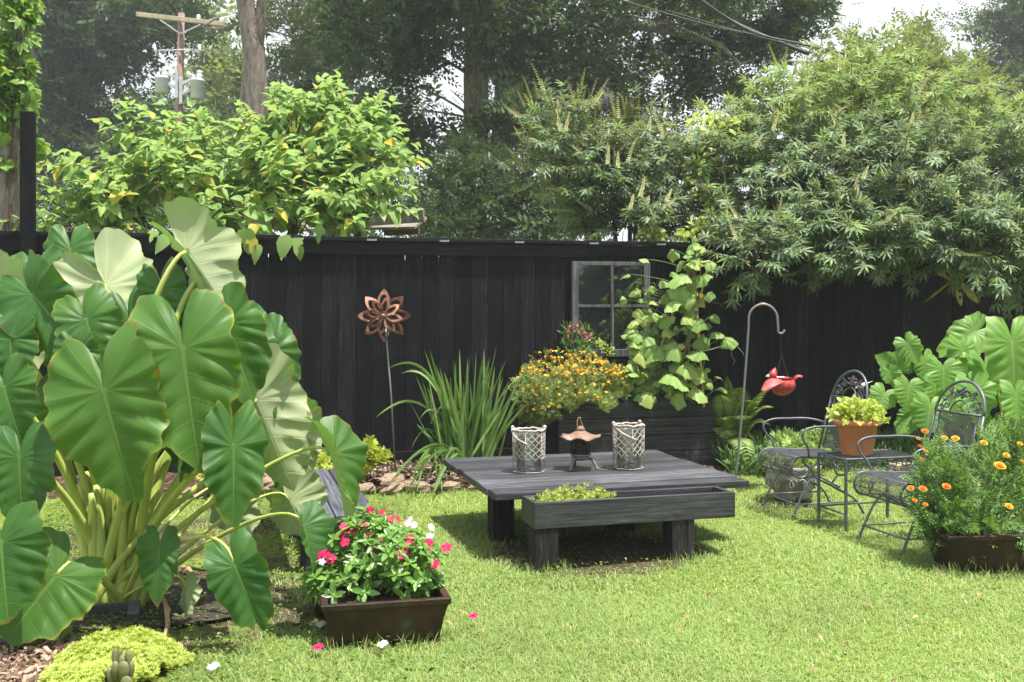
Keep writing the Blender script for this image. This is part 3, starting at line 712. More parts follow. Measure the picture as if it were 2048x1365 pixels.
# ================================================================ wrought iron chairs
def wire_grid(fn, nu, nv, ru, name, mat, parent, diag=False):
    """a real woven mesh: fn(u,v)->point; thin ribbons crossing"""
    m = MB()
    for i in range(nu+1):
        u = i/nu; m.tube([fn(u, j/24) for j in range(25)], ru, 4, caps=False)
    for j in range(nv+1):
        v = j/nv; m.tube([fn(i/20, v) for i in range(21)], ru, 4, caps=False)
    return m.build(name, mat, parent, local=True)
def chair(label, loc, ang):
    t = thing('patio_chair', label, 'chair', loc, ang, 'wrought iron chairs by the side table')
    hw = .23; I = MAT['iron']
    def roll(k, r=.072): 
        a = R(90)-R(k); return V3(0, .165+r*math.cos(a), .348+r*math.sin(a))
    m = MB()
    for s in (-1, 1):
        pts = [V3(s*hw, -.255, .402), V3(s*hw, -.1, .404), V3(s*hw, .08, .416)]+[V3(s*hw, 0, 0)+roll(k, .072 if k < 200 else .072-.00012*(k-200)) for k in range(0, 300, 15)]
        m.tube(pts, .0085, 7)
    for k in (15, 95, 170): m.tube([V3(-hw, 0, 0)+roll(k, .070), V3(hw, 0, 0)+roll(k, .070)], .005, 6)
    m.tube([V3(-hw, -.25, .402), V3(hw, -.25, .402)], .0085, 7)
    for s in (-.08, .08):
        m.tube([V3(s, -.24, .395), V3(s, .1, .409)]+[V3(s, 0, 0)+roll(k, .068) for k in range(0, 200, 20)], .005, 6)
    for s in (-1, 1): m.tube([V3(s*.205, -.175+.062*math.cos(2*PI*k/20), .336+.062*math.sin(2*PI*k/20)) for k in range(20)], .007, 6, True)
    m.build('seat_frame', I, t, local=True, smooth=True)
    def sf(u, v):
        x = -hw+2*hw*u
        if v < .62: tt = v/.62; return V3(x, -.25+.415*tt, .404+.016*tt*tt)
        return V3(x, 0, 0)+roll((v-.62)/.38*175, .073)
    wire_grid(sf, 34, 46, .0017, 'seat_mesh', MAT['ironmesh'], t)
    def bk(x, z): return V3(x, -.255-(z-.40)*.27, z)
    m = MB()
    for s in (-1, 1): m.tube([bk(s*.225, .40), bk(s*.222, .6), bk(s*.216, .80)], .0095, 7)
    m.tube([bk(.216*math.cos(PI*k/20), .80+.20*math.sin(PI*k/20)) for k in range(21)], .0095, 7)
    m.tube([bk(-.216, .80), bk(.216, .80)], .009, 7)
    for s in (-1, 1): m.tube([bk(s*.175, .43), bk(s*.172, .80)], .006, 6)
    m.tube([bk(-.175, .43), bk(.175, .43)], .006, 6)
    m.build('back_frame', I, t, local=True, smooth=True)
    wire_grid(lambda u, v: bk(-.174+.348*u, .432+.366*v), 26, 28, .0024, 'back_mesh', MAT['ironmesh'], t)
    m = MB()
    m.tube([bk(.085*math.cos(PI*k/14), .803+.075*math.sin(PI*k/14)) for k in range(15)], .006, 6)
    for s in (-1, 1):
        for cx, cz, r, dr in ((.125, .845, .030, 1), (.085, .905, .028, -1), (.16, .825, .018, 1)):
            sp = []
            for k in range(26):
                a = k*.36; q = r*(1-k/32); sp.append(bk(s*(cx+q*math.cos(a*dr+1)), cz+q*math.sin(a*dr+1)))
            m.tube(sp, .0048, 5)
        m.tube([bk(s*.03, .90), bk(s*.09, .93), bk(s*.14, .885), bk(s*.19, .83)], .0045, 5)
        for lx, lz in ((.048, .935), (.11, .93), (.155, .875)): m.lathe([(0, -.004), (.016, 0), (0, .004)], 7, bk(s*lx, lz), Matrix.Rotation(R(75), 3, 'X'))
    for gx, gz in ((0, .955), (-.018, .94), (.018, .94), (0, .928), (-.014, .915), (.014, .915), (0, .90)):
        m.lathe([(0, -.012), (.009, -.008), (.0125, 0), (.009, .008), (0, .012)], 8, bk(gx, gz))
    m.build('back_scrollwork', I, t, local=True, smooth=True)
    for s in (-1, 1):
        m = MB()
        m.tube(bez(bk(s*.225, .60)+V3(0, 0, 0), V3(s*.25, -.22, .635), V3(s*.275, -.15, .635), V3(s*.275, -.05, .632), 6)+bez(V3(s*.275, -.03, .632), V3(s*.275, .17, .645), V3(s*.275, .21, .60), V3(s*.268, .16, .53), 10)+
               bez(V3(s*.265, .15, .515), V3(s*.255, .11, .48), V3(s*.24, .12, .45), V3(s*.235, .10, .412), 5), .0085, 7)
        m.build('armrest', I, t, local=True, smooth=True)
    for s in (-1, 1):
        m = MB(); m.tube(bez(V3(s*.215, .215, 0), V3(s*.21, .17, .10), V3(s*.205, .10, .27), V3(s*.20, .04, .272), 10), .0085, 7); m.lathe([(.012, 0), (.010, .02)], 8, (s*.215, .215, 0)); m.build('leg', I, t, local=True, smooth=True)
        m = MB(); m.tube(bez(V3(s*.215, -.34, 0), V3(s*.21, -.30, .10), V3(s*.205, -.25, .125), V3(s*.20, -.20, .15), 8), .0085, 7); m.lathe([(.012, 0), (.010, .02)], 8, (s*.215, -.34, 0)); m.build('leg', I, t, local=True, smooth=True)
        m = MB(); m.tube([V3(s*.20, .04, .272), V3(s*.20, -.08, .215), V3(s*.20, -.22, .14)], .011, 7); m.tube([V3(s*.20, .05, .285), V3(s*.20, -.06, .24), V3(s*.20, -.16, .19)], .008, 7)
        m.tube([V3(s*.20, .04, .275), V3(s*.20, .12, .285)], .007, 6); m.tube([V3(s*.205, -.14, .275), V3(s*.2, -.10, .225)], .007, 6); m.build('spring_strap', I, t, local=True, smooth=True)
    m = MB()
    for s in (-1, 1): m.tube([V3(s*.212, .185, .085), V3(s*.208, -.305, .085)], .006, 6)
    m.tube([V3(-.212, .185, .085), V3(.212, .185, .085)], .006, 6); m.tube([V3(-.2, .04, .272), V3(.2, .04, .272)], .006, 6)
    m.build('stretcher', I, t, local=True, smooth=True)
    return t
chair('wrought iron mesh chair behind the terracotta pot, beside the stone planter', (2.12, 7.36, 0), R(105))
chair('wrought iron mesh chair half hidden behind the marigold plant', (2.46, 6.28, 0), R(106))

# side table
st = thing('side_table', 'small wrought iron side table with scrolled apron under the terracotta pot', 'table', (2.405, 6.87, 0), R(16.5))
I = MAT['iron']; hx, hy, tz = .275, .155, .468
m = MB(); m.tube([V3(-hx, -hy, tz), V3(hx, -hy, tz), V3(hx, hy, tz), V3(-hx, hy, tz)], .0085, 6, True)
for k in range(1, 18): m.tube([V3(-hx+2*hx*k/18, -hy, tz), V3(-hx+2*hx*k/18, hy, tz)], .0028, 4)
for k in range(1, 10): m.tube([V3(-hx, -hy+2*hy*k/10, tz-.003), V3(hx, -hy+2*hy*k/10, tz-.003)], .0028, 4)
m.build('tabletop', I, st, local=True)
for sx in (-1, 1):
    for sy in (-1, 1):
        m = MB(); m.box((sx*hx, sy*hy, tz/2-.004), (.017, .017, tz-.01)); m.build('leg', I, st, local=True, bevel=.002)
m = MB()
for sy in (-1, 1):
    m.tube([V3(-hx, sy*hy, tz-.075), V3(hx, sy*hy, tz-.075)], .003, 5)
    for k in range(4):
        c = -hx+2*hx*(k+.5)/4; sp = []
        for d in (1, -1):
            sp = [V3(c+d*(.035+.022*(1-i/26)*math.cos(i*.32+2)), sy*hy, tz-.038+.026*(1-i/26)*math.sin(i*.32+2)) for i in range(22)]
            m.tube(sp, .0036, 5)
        m.tube(bez(V3(c-.065, sy*hy, tz-.005), V3(c-.03, sy*hy, tz-.09), V3(c+.03, sy*hy, tz-.09), V3(c+.065, sy*hy, tz-.005), 10), .0036, 5)
for sx in (-1, 1):
    m.tube([V3(sx*hx, -hy, tz-.075), V3(sx*hx, hy, tz-.075)], .003, 5)
    for k in range(2):
        c = -hy+2*hy*(k+.5)/2
        m.tube(bez(V3(sx*hx, c-.07, tz-.005), V3(sx*hx, c-.03, tz-.1), V3(sx*hx, c+.03, tz-.1), V3(sx*hx, c+.07, tz-.005), 10), .0036, 5)
        m.tube([V3(sx*hx, c+.026*math.cos(k2*.4), tz-.04+.026*math.sin(k2*.4)) for k2 in range(16)], .0036, 5, True)
m.build('scroll_apron', I, st, local=True, smooth=True)
m = MB()
for sx in (-1, 1): m.tube([V3(sx*hx, -hy, .11), V3(sx*hx, hy, .11)], .0075, 6)
m.tube([V3(-hx, hy, .11), V3(hx, hy, .11)], .0075, 6); m.build('stretcher', I, st, local=True, smooth=True)

# terracotta pot
tp = Vector((2.335, 6.87, tz+.004))
pot = thing('terracotta_pot', 'round terracotta pot with a rolled rim on the iron side table', 'pot', tp)
m = MB(); m.lathe([(0, .0), (.098, .0), (.102, .01), (.132, .195), (.137, .197), (.150, .200), (.154, .212), (.154, .228), (.147, .238), (.136, .238), (.130, .22), (.125, .20), (0, .195)], 44); m.build('body', MAT['terracotta'], pot, local=True, smooth=True)
m = MB(); m.lathe([(0, .214), (.128, .210)], 24); m.build('soil', MAT['soil'], pot, local=True)

# carved stone planter
sp0 = G(1594, 1000); sp0.y += .12
stn = thing('stone_planter', 'squat carved grey concrete planter on the grass behind the iron chair', 'planter', sp0, .3)
m = MB(); m.lathe([(0, 0), (.16, 0), (.165, .02), (.145, .04), (.17, .07), (.205, .13), (.215, .19), (.205, .205), (.222, .215), (.226, .245), (.205, .25), (.19, .225), (0, .22)], 32, (0, 0, 0), None, 1, .8); m.build('bowl', MAT['stonepot'], stn, local=True, smooth=True)
m = MB()
for k in range(12):
    a = 2*PI*k/12; u = V3(math.cos(a), math.sin(a)*.8, 0)
    for d in (1, -1):
        tn = V3(-math.sin(a), math.cos(a)*.8, 0)*d
        m.tube([u*(.198+.012*math.sin(i*.25))+tn*(.008+.034*(1-i/20)*math.cos(i*.42))+V3(0, 0, .12+.045*math.sin(i*.42+.3)*(1-i/24)) for i in range(14)], .008, 5)
m.build('carving', MAT['stonepot'], stn, local=True, smooth=True)

# rectangular glazed pots
def trough_pot(label, corner, ang, L, D, H, flare=.04, rimh=.03):
    t = thing('flower_pot', label, 'pot', corner, ang)
    def ring(z, o): return [(-o, -o, z), (L+o, -o, z), (L+o, D+o, z), (-o, D+o, z)]
    rows = [ring(0, 0), ring(H*.5, flare*.5), ring(H-rimh, flare), ring(H-rimh+.002, flare+.010), ring(H, flare+.012), ring(H, flare-.02), ring(H-.06, flare-.03)]
    vs = [v for r in rows for v in r]; fs = [(3, 2, 1, 0)]
    for i in range(len(rows)-1):
        for k in range(4): fs.append((i*4+k, i*4+(k+1) % 4, (i+1)*4+(k+1) % 4, (i+1)*4+k))
    m = MB(); m.add(vs, fs); m.build('body', MAT['glazedpot'], t, local=True, bevel=.014, seg=3)
    m = MB(); m.box((L/2, D/2, H-.05), (L+2*flare-.066, D+2*flare-.066, .03)); m.build('soil', MAT['soil'], t, local=True)
    return t
vp = G(663, 1293); trough_pot('dark brown rectangular clay pot under the pink and white flowers', vp, R(13), .47, .25, .188, .035)
trough_pot('dark clay pot hidden behind the pot of pink flowers', G(630, 1236), R(14), .42, .2, .17, .02)
mp_ = G(1908, 1143); trough_pot('dark brown rectangular clay pot under the marigolds', mp_, R(5), .62, .22, .205, .05)

# dragonfly on the fence
dg_ = thing('dragonfly_ornament', 'green and yellow metal dragonfly hung on the dark fence under the branches', 'garden ornament', P(1905, 560, 10.18))
A, B_ = P(1850, 604, 10.2), P(1930, 540, 10.12)
m = MB(); pts = [A.lerp(B_, i/16) for i in range(17)]
m.tube(pts, [.012+.004*(i % 3 == 0)+.006*(i > 9)+.016*(i > 12) for i in range(17)], 8); m.build('body', MAT['dragonbody'], dg_, smooth=True)
def dwing(a, b, wd):
    a, b = Vector(a), Vector(b); d = b-a; s = Vector((d.z, 0, -d.x)).normalized(); n = 12
    vs = []; fs = []
    for i in range(n+1):
        t = i/n; ww = wd*(math.sin(PI*(.08+.9*t)**1.2)**.7)
        for q in (-1, 0, 1): vs.append(a+d*t+s*ww*q+V3(0, -.012*(1-abs(q)), 0))
    for i in range(n):
        for j in range(2): k = i*3+j; fs.append((k, k+1, k+4, k+3))
    m = MB(); m.add(vs, fs); o = m.build('wing', MAT['wing'], dg_, smooth=True); q = o.modifiers.new('solid', 'SOLIDIFY'); q.thickness = .004
dwing(P(1912, 560, 10.1), P(1922, 612, 10.1), .034); dwing(P(1917, 558, 10.09), P(1956, 606, 10.09), .042)
dwing(P(1905, 556, 10.1), P(1880, 500, 10.1), .036); dwing(P(1900, 560, 10.1), P(1852, 522, 10.1), .036)
# hummingbird stake by the first chair
hb0 = P(1722, 772, 7.9)
hb = thing('hummingbird_stake', 'small white and red hummingbird ornament on a thin stake behind the iron chair', 'garden ornament', (hb0.x, hb0.y, 0))
m = MB(); m.lathe([(0, -.05), (.010, -.035), (.017, 0), (.014, .03), (.006, .05), (.003, .06), (.0015, .095), (0, .1)], 10, hb0, Matrix.Rotation(R(68), 3, 'Y')); m.build('body', MAT['whitepaint'], hb, smooth=True)
m = MB(); m.tube([hb0, V3(hb0.x, hb0.y, .4), V3(hb0.x, hb0.y, 0)], .003, 5); m.build('stake', MAT['wire'], hb)
for dx in (-1, 1):
    m = MB(); m.add([hb0+V3(0, 0, .008), hb0+V3(-.04, dx*.04, .03), hb0+V3(-.09, dx*.05, .02), hb0+V3(-.04, dx*.015, .0)], [(0, 1, 2, 3)]); o = m.build('wing', MAT['redpaint'], hb); q = o.modifiers.new('s', 'SOLIDIFY'); q.thickness = .003

# ================================================================ bits on the ground at the left
m = MB(); a, b_ = G(-70, 1308), G(112, 1291)
m.tube([a+V3(0, 0, .025), a.lerp(b_, .5)+V3(0, .02, .03), b_+V3(0, 0, .025)], .022, 10)
tagp(m.build('lawn_edging', MAT['black'], None, smooth=True), 'black plastic lawn edging tube lying along the bark mulch', 'edging')
m = MB(); a, b_ = G(72, 1288), G(110, 1286); m.tube([a+V3(0, 0, .045), a.lerp(b_, .5)+V3(0, 0, .05), b_+V3(0, 0, .045)], [.012, .017, .014], 8)
tagp(m.build('wood_stick', MAT['drystalk'], None, smooth=True), 'short pale brown stick resting on the black edging tube', 'stick')
m = MB(); a = G(268, 1242); m.box((a.x, a.y, .035), (.05, .12, .07), rotz(.3) @ Matrix.Rotation(.25, 3, 'X')); m.box((a.x-.16, a.y+.07, .03), (.26, .03, .06), rotz(.25))
tagp(m.build('bed_edging', MAT['greyplastic'], None, bevel=.006), 'grey plastic edging block at the foot of the elephant ear stems', 'edging')
def curl(pxs, r, label, mat=MAT['drystalk'], nm='dry_stalk'):
    m = MB(); pts = [G(x, y)+V3(0, 0, z) for x, y, z in pxs]; q = []
    for i in range(len(pts)-1):
        for k in range(5): q.append(pts[i].lerp(pts[i+1], k/5))
    q.append(pts[-1]); m.tube(q, [r*(.5+.5*math.sin(PI*(i+.5)/len(q))) for i in range(len(q))], 6)
    return tagp(m.build(nm, mat, None, smooth=True), label, 'dry leaf')
curl([(318, 1205, .06), (332, 1232, .05), (336, 1262, .03), (328, 1285, .015)], .012, 'thick curled brown dry leaf stalk on the soil beside the green mound')
curl([(322, 1212, .05), (339, 1240, .05), (334, 1268, .03)], .005, 'thin looped brown dry stalk behind the thick dry leaf stalk')
curl([(240, 1222, .03), (282, 1212, .05), (318, 1202, .06)], .007, 'long straw coloured dry stalk lying at the elephant ear base')
curl([(362, 1142, .02), (374, 1148, .03), (383, 1152, .02)], .016, 'short brown dry roll of leaf on the soil under the big leaves')

# rough stones edging the bed
base = None
def stone(seed):
    r = random.Random(seed); n1, n2 = 9, 6; vs = [(0, 0, -1)]
    for i in range(1, n2):
        th = PI*i/n2
        for k in range(n1):
            ph = 2*PI*k/n1; q = 1+r.uniform(-.2, .2)
            vs.append((math.sin(th)*math.cos(ph)*q, math.sin(th)*math.sin(ph)*q, -math.cos(th)*q))
    vs.append((0, 0, 1)); fs = []
    for k in range(n1): fs.append((0, 1+(k+1) % n1, 1+k)); e = 1+(n2-2)*n1; fs.append((len(vs)-1, e+k, e+(k+1) % n1))
    for i in range(n2-2):
        for k in range(n1): a = 1+i*n1; fs.append((a+k, a+(k+1) % n1, a+n1+(k+1) % n1, a+n1+k))
    me = bpy.data.meshes.new('edging_stone'); me.from_pydata(vs, [], fs); me.materials.append(MAT['rock']); return me
meshes = [stone(40+i) for i in range(6)]
rs = random.Random(11); x = -2.6; k = 0
while x < .32:
    wd = rs.uniform(.085, .15); x += wd
    for lay in range(2 if rs.random() < .55 else 1):
        o = bpy.data.objects.new('edging_stone', meshes[k % 6]); COL.objects.link(o); k += 1
        o.location = (x+rs.uniform(-.03, .03), bed_edge(x)-.02+.035*lay+rs.uniform(-.02, .02), .03+.062*lay); o.scale = (wd*1.02, rs.uniform(.07, .1), rs.uniform(.036, .052))
        o.rotation_euler = (rs.uniform(-.25, .25), rs.uniform(-.25, .25), rs.uniform(-.4, .7)); x_ = x
        LOC[o.name] = o.location.copy()
        tagp(o, 'rough tan rock in the low stone edging of the garden bed', 'stone', 'rocks edging the garden bed')
    x += wd*.72
for i, (px, py, lab) in enumerate(((1812, 938, 'pale reddish brick lying flat on the grass behind the side table'), (1985, 930, 'pale flat paver half hidden behind the marigold leaves'))):
    g = G(px, py); m = MB(); m.box((g.x, g.y, .025), (.30, .16, .05), rotz(.2)); tagp(m.build('paving_brick', MAT['brick'], None, bevel=.008), lab, 'brick')

# ================================================================ utility pole, wires, shed roof
YU = 28.0; ub = P(357, 700, YU); ub.z = 0
up = thing('utility_pole', 'wooden utility pole with a tilted crossarm and two grey transformers', 'utility pole', ub)
tp_ = P(363, 27, YU)
m = MB(); m.tube([V3(ub.x, YU, 0), V3(P(358, 250, YU).x, YU, P(358, 250, YU).z), tp_], [.14, .11, .085], 12); m.build('pole', MAT['polewood'], up, smooth=True)
m = MB(); m.bar(P(273, 29, YU-.15), P(449, 49, YU-.15), .10, .12); m.build('crossarm', MAT['armwood'], up, bevel=.01)
for a, b_ in (((320, 40), (361, 68)), ((400, 50), (361, 68))):
    m = MB(); m.bar(P(a[0], a[1], YU-.22), P(b_[0], b_[1], YU-.13), .03, .03); m.build('arm_brace', MAT['steel'], up)
m = MB(); m.tube([P(316, 102, YU-.1), P(361, 100, YU-.13), P(400, 102, YU-.1)], .02, 6); m.build('standoff_bracket', MAT['steel'], up)
for px in (311, 399):
    m = MB(); m.tube([P(px-3 if px < 350 else px, 90, YU-.1), P(px+3 if px < 350 else px, 111, YU-.1)], [.05, .04], 8); m.build('fuse_cutout', MAT['steel'], up, smooth=True)
for px, py in ((397, 34), (443, 39), (347, 132), (377, 148)):
    m = MB(); m.lathe([(.02, -.1), (.05, -.06), (.06, 0), (.04, .05), (0, .06)], 10, P(px, py, YU-.1)); m.build('insulator', MAT['porcelain'], up, smooth=True)
for x0_, x1_, yt, yb in ((311, 340, 155, 187), (381, 409, 160, 199)):
    c = P((x0_+x1_)/2, yb, YU-.05); rr = (x1_-x0_)/2/FPX*YU; hh = (yb-yt)/FPX*YU
    m = MB(); m.lathe([(rr*.9, 0), (rr, .02), (rr, hh-.06), (rr*1.06, hh-.05), (rr*1.06, hh-.02), (rr*.8, hh+.02), (0, hh+.06)], 24, c); tk = m.build('transformer', MAT['tank'], up, smooth=True)
    m = MB(); m.lathe([(.07, 0), (.085, .08), (.06, .16), (.08, .2), (0, .24)], 10, c+V3(.05, 0, hh+.03)); m.lathe([(.04, 0), (.05, .08), (0, .12)], 10, c+V3(-.1, -.05, hh+.02)); m.build('bushing', MAT['porcelain'], tk, smooth=True)
    sx = 1 if x0_ < 350 else -1
    m = MB(); ex = P(358+(-4 if sx > 0 else 4), yb, YU-.1)
    for zz in (.15, .42): m.bar(c+V3(sx*rr*.9, -.05, zz+.1), V3(ex.x, ex.y, c.z+zz-.02), .07, .09)
    m.bar(V3(ex.x, ex.y-.03, c.z-.15), V3(ex.x, ex.y-.03, c.z+.6), .08, .06); m.build('mounting_arm', MAT['steel'], up, bevel=.01)
def cable(label, pxs, Y, r):
    pts = [P(x, y, Y if not hasattr(Y, '__len__') else Y[i]) for i, (x, y) in enumerate(pxs)]; q = []
    for i in range(len(pts)-1):
        p0, p1, p2, p3 = pts[max(0, i-1)], pts[i], pts[i+1], pts[min(len(pts)-1, i+2)]
        for k in range(8):
            t = k/8; q.append(.5*((2*p1)+(p2-p0)*t+(2*p0-5*p1+4*p2-p3)*t*t+(3*p1-p0-3*p2+p3)*t**3))
    q.append(pts[-1]); m = MB(); m.tube(q, r, 6); tagp(m.build('power_cable', MAT['wire'], None, smooth=True), label, 'cable', 'overhead cables')
cable('thickest black overhead cable ending among the chaste tree branches', [(1370, -20), (1450, 36), (1530, 74), (1618, 108)], 13.5, .030)
cable('long black overhead cable crossing above the chaste tree to the picture edge', [(1385, -12), (1500, 62), (1620, 92), (1760, 124), (1900, 157), (2090, 196)], 13.0, .014)
cable('thin overhead wire meeting the thick cables at the upper right', [(1200, -12), (1400, 46), (1530, 74), (1640, 98), (1800, 128)], 13.2, .007)
cable('second thin overhead wire just below the thick cables', [(1330, 20), (1450, 55), (1560, 84), (1700, 112), (1900, 150)], 13.3, .006)
sh = thing('shed_roof', 'weathered lichen spotted shed roof edge showing above the fence', 'shed', P(740, 480, 12.5))
a, b_ = P(640, 446, 12.4), P(848, 431, 12.0)
m = MB(); m.bar(a, b_, .06, .16, (0, -.3, 1)); m.build('roof_board', MAT['oldboard'], sh, bevel=.006)
m = MB(); m.bar(P(600, 452, 12.7), P(842, 446, 12.35), .5, .03, (0, -.35, 1)); m.build('roof', MAT['oldboard'], sh)
m = MB(); m.bar(P(770, 462, 12.5), P(838, 459, 12.3), .05, .12, (0, 0, 1)); m.build('fascia', MAT['fascia'], sh)
m = MB(); c = P(745, 500, 13.3); m.box((c.x, c.y, .98), (1.5, 1.2, 1.95)); m.build('wall', MAT['fascia'], sh)
# ================================================================ foliage tools
def nrm(a): return a/np.maximum(np.linalg.norm(a, axis=1, keepdims=True), 1e-9)
def scatter(T, O, D, N, S):
    """copies of leaf template T=(verts, tris) at O, pointing along D, face normal N, scale S (n,) or (n,2)"""
    tv, tf = np.asarray(T[0], float), np.asarray(T[1], int)
    O, D, N = np.asarray(O, float), nrm(np.asarray(D, float)), np.asarray(N, float)
    S = np.asarray(S, float); S = S if S.ndim == 2 else np.stack([S, S], 1)
    Z = N-(N*D).sum(1, keepdims=True)*D
    bad = np.linalg.norm(Z, axis=1) < 1e-3; Z[bad] = np.array([.3, .5, .8]); Z = nrm(Z-(Z*D).sum(1, keepdims=True)*D)
    X = np.cross(D, Z)
    V = O[:, None]+(tv[None, :, 0:1]*S[:, None, 0:1])*X[:, None]+(tv[None, :, 1:2]*S[:, None, 1:2])*D[:, None]+(tv[None, :, 2:3]*S[:, None, 0:1])*Z[:, None]
    F = tf[None]+(np.arange(len(O))*len(tv))[:, None, None]
    return V.reshape(-1, 3), F.reshape(-1, tf.shape[1])
def join(parts):
    V = []; F = []; n = 0
    for v, f in parts: V.append(v); F.append(f+n); n += len(v)
    return np.concatenate(V), np.concatenate(F)
def leaf_t(w=.4, prof=((.0, .0), (.25, .8), (.5, 1), (.78, .62), (1, 0)), fold=.25, droop=.15, stem=0.0):
    """leaf along +y, length 1: centre line and two margins"""
    V = []; F = []
    for t, q in prof: V += [(-q*w/2, stem+t, fold*q*w/2-droop*t*t), (0, stem+t, -droop*t*t), (q*w/2, stem+t, fold*q*w/2-droop*t*t)]
    for i in range(len(prof)-1):
        a = i*3
        for j in (0, 1): F += [(a+j, a+j+1, a+3+j+1), (a+j, a+3+j+1, a+3+j)]
    return np.array(V), np.array(F)
def kite_t(w=.4, fold=.2, wid=.45): return np.array([(0, 0, 0), (w/2, wid, fold*w), (0, 1, -.05), (-w/2, wid, fold*w)]), np.array([(0, 1, 2), (0, 2, 3)])
def compose(T, placements):
    """placements: list of (offset, direction, normal, scale)"""
    return join([scatter(T, [o], [d], [n], [s]) for o, d, n, s in placements])
def fan(outline, zc=0.0, c=(0, 0)):
    V = [(c[0], c[1], zc)]+[(x, y, z) for x, y, z in outline]; n = len(outline)
    return np.array(V), np.array([(0, 1+k, 1+(k+1) % n) for k in range(n)])
def ribbons(curves, widths, bend=0.0):
    """flat strap leaves: curves list of (n,3), widths list of (n,)"""
    parts = []
    for c, wd in zip(curves, widths):
        c = np.asarray(c, float); n = len(c); d = np.gradient(c, axis=0); d = nrm(d)
        h = np.array([random.uniform(-1, 1), random.uniform(-1, 1), .15]); s = nrm(np.cross(d, np.tile(h, (n, 1))))
        nn = nrm(np.cross(s, d)); w_ = np.asarray(wd)[:, None]
        V = np.concatenate([c-s*w_+nn*w_*.35, c, c+s*w_+nn*w_*.35]); F = []
        for i in range(n-1): F += [(i, n+i, n+i+1), (i, n+i+1, i+1), (n+i, 2*n+i, 2*n+i+1), (n+i, 2*n+i+1, n+i+1)]
        parts.append((V, np.array(F)))
    return join(parts)
def blob_pts(n, c, r, rg, shell=.45):
    d = nrm(rg.normal(size=(n, 3))); q = rg.random(n)**shell
    return np.asarray(c)+d*q[:, None]*np.asarray(r), d
def plob(px, py, Y, rx, ry, ry_d):
    """blob given by its place and half size in the photograph and its own depth in metres"""
    p = P(px, py, Y); return np.array(p), np.array([rx/FPX*Y, ry_d, ry/FPX*Y])
UP = np.array([0, 0, 1.0])
rg = np.random.default_rng(12)

# ================================================================ elephant ears
RAD = [(0, 1.0), (6, .95), (14, .875), (26, .79), (42, .71), (60, .645), (80, .595), (100, .575), (120, .59), (138, .61), (150, .585), (158, .53), (165, .43), (171, .31), (176, .20), (180, .15)]
def ear_geom(A, T, wid, n_hint, fold, droop, ruf, seed, lobe=1.0, flip=0):
    r_ = random.Random(seed)
    A, T = np.array(A), np.array(T); v = T-A; Lh = np.linalg.norm(v); v = v/Lh
    n = np.array(n_hint, float); n = n-n.dot(v)*v; n /= np.linalg.norm(n); u = np.cross(v, n)
    NA, NR = 112, 17
    ang = np.linspace(-180, 180, NA+1); rad = np.interp(np.abs(ang), [a for a, _ in RAD], [b for _, b in RAD])
    lob = np.where(np.abs(ang) > 105, 1+(lobe-1)*np.clip((np.abs(ang)-105)/40, 0, 1), 1); rad = rad*lob
    ph = [r_.uniform(0, 6.28) for _ in range(5)]; a = np.radians(ang); tw = r_.uniform(-.35, .35); bow = r_.uniform(-.25, .1)
    for _ in range(r_.choice([0, 1, 2, 3])):
        a0 = r_.uniform(-2.4, 2.4); rad = rad*(1-r_.uniform(.06, .16)*np.exp(-((a-a0)/r_.uniform(.02, .045))**2))
    rad = rad*(1+.040*np.sin(7*a+ph[0])+.030*np.sin(13*a+ph[1])+.018*np.sin(25*a+ph[4])+.05*np.sin(a+ph[3]))
    su = wid/Lh/2/.60
    V = [A.copy()]; UV = [(0, 0)]; rim = [0]
    for j in range(1, NR+1):
        q = (j/NR)**.9
        for k in range(NA+1):
            ul, vl = rad[k]*q*math.sin(a[k]), rad[k]*q*math.cos(a[k])
            x = ul*su*Lh; y = vl*Lh
            au = abs(ul); s = vl-.42*au
            if s > -.03: f = abs((s/.19+.5) % 1-.5)*2
            else: f = abs(((math.atan2(au, -vl)+.18)/.47) % 1-.5)*2; f = 1-f
            env = min(1, au*4)*(1-.35*q)
            h = (.042 if s > -.03 else .020)*env*math.sin(f*PI/2)*max(0, min(1, q*2.2-.15))
            h += 2.3*ruf*q**3.5*(math.sin(7*a[k]+ph[2])*.6+math.sin(13*a[k]+ph[3])*.35+math.sin(21*a[k]+ph[4])*.2)*min(1, abs(au)*3+.15)
            h -= .04*q*q
            h += tw*ul*vl+bow*ul*ul+.05*q**3*math.sin(4*a[k]+ph[1])*min(1, au*4)
            h *= Lh
            fo = fold*(1-.25*max(0, vl))
            xx = x*math.cos(fo); h += abs(x)*math.sin(fo)
            if vl > 0: h -= droop*Lh*vl*vl
            else: h -= .35*Lh*vl*vl*(1 if flip == 0 else -1)
            V.append(A+u*xx+v*y+n*h); UV.append((ul, vl)); rim.append(q)
    F = []; W_ = NA+1
    for k in range(NA): F.append((0, 1+k, 2+k, 2+k))
    tri = [(0, 2+k, 1+k) for k in range(NA)]
    for j in range(NR-1):
        for k in range(NA):
            p0 = 1+j*W_+k; p1 = p0+1; p2 = p0+W_+1; p3 = p0+W_; tri += [(p0, p1, p2), (p0, p2, p3)]
    return np.array(V), np.array(tri), np.array(UV), np.array(rim), n
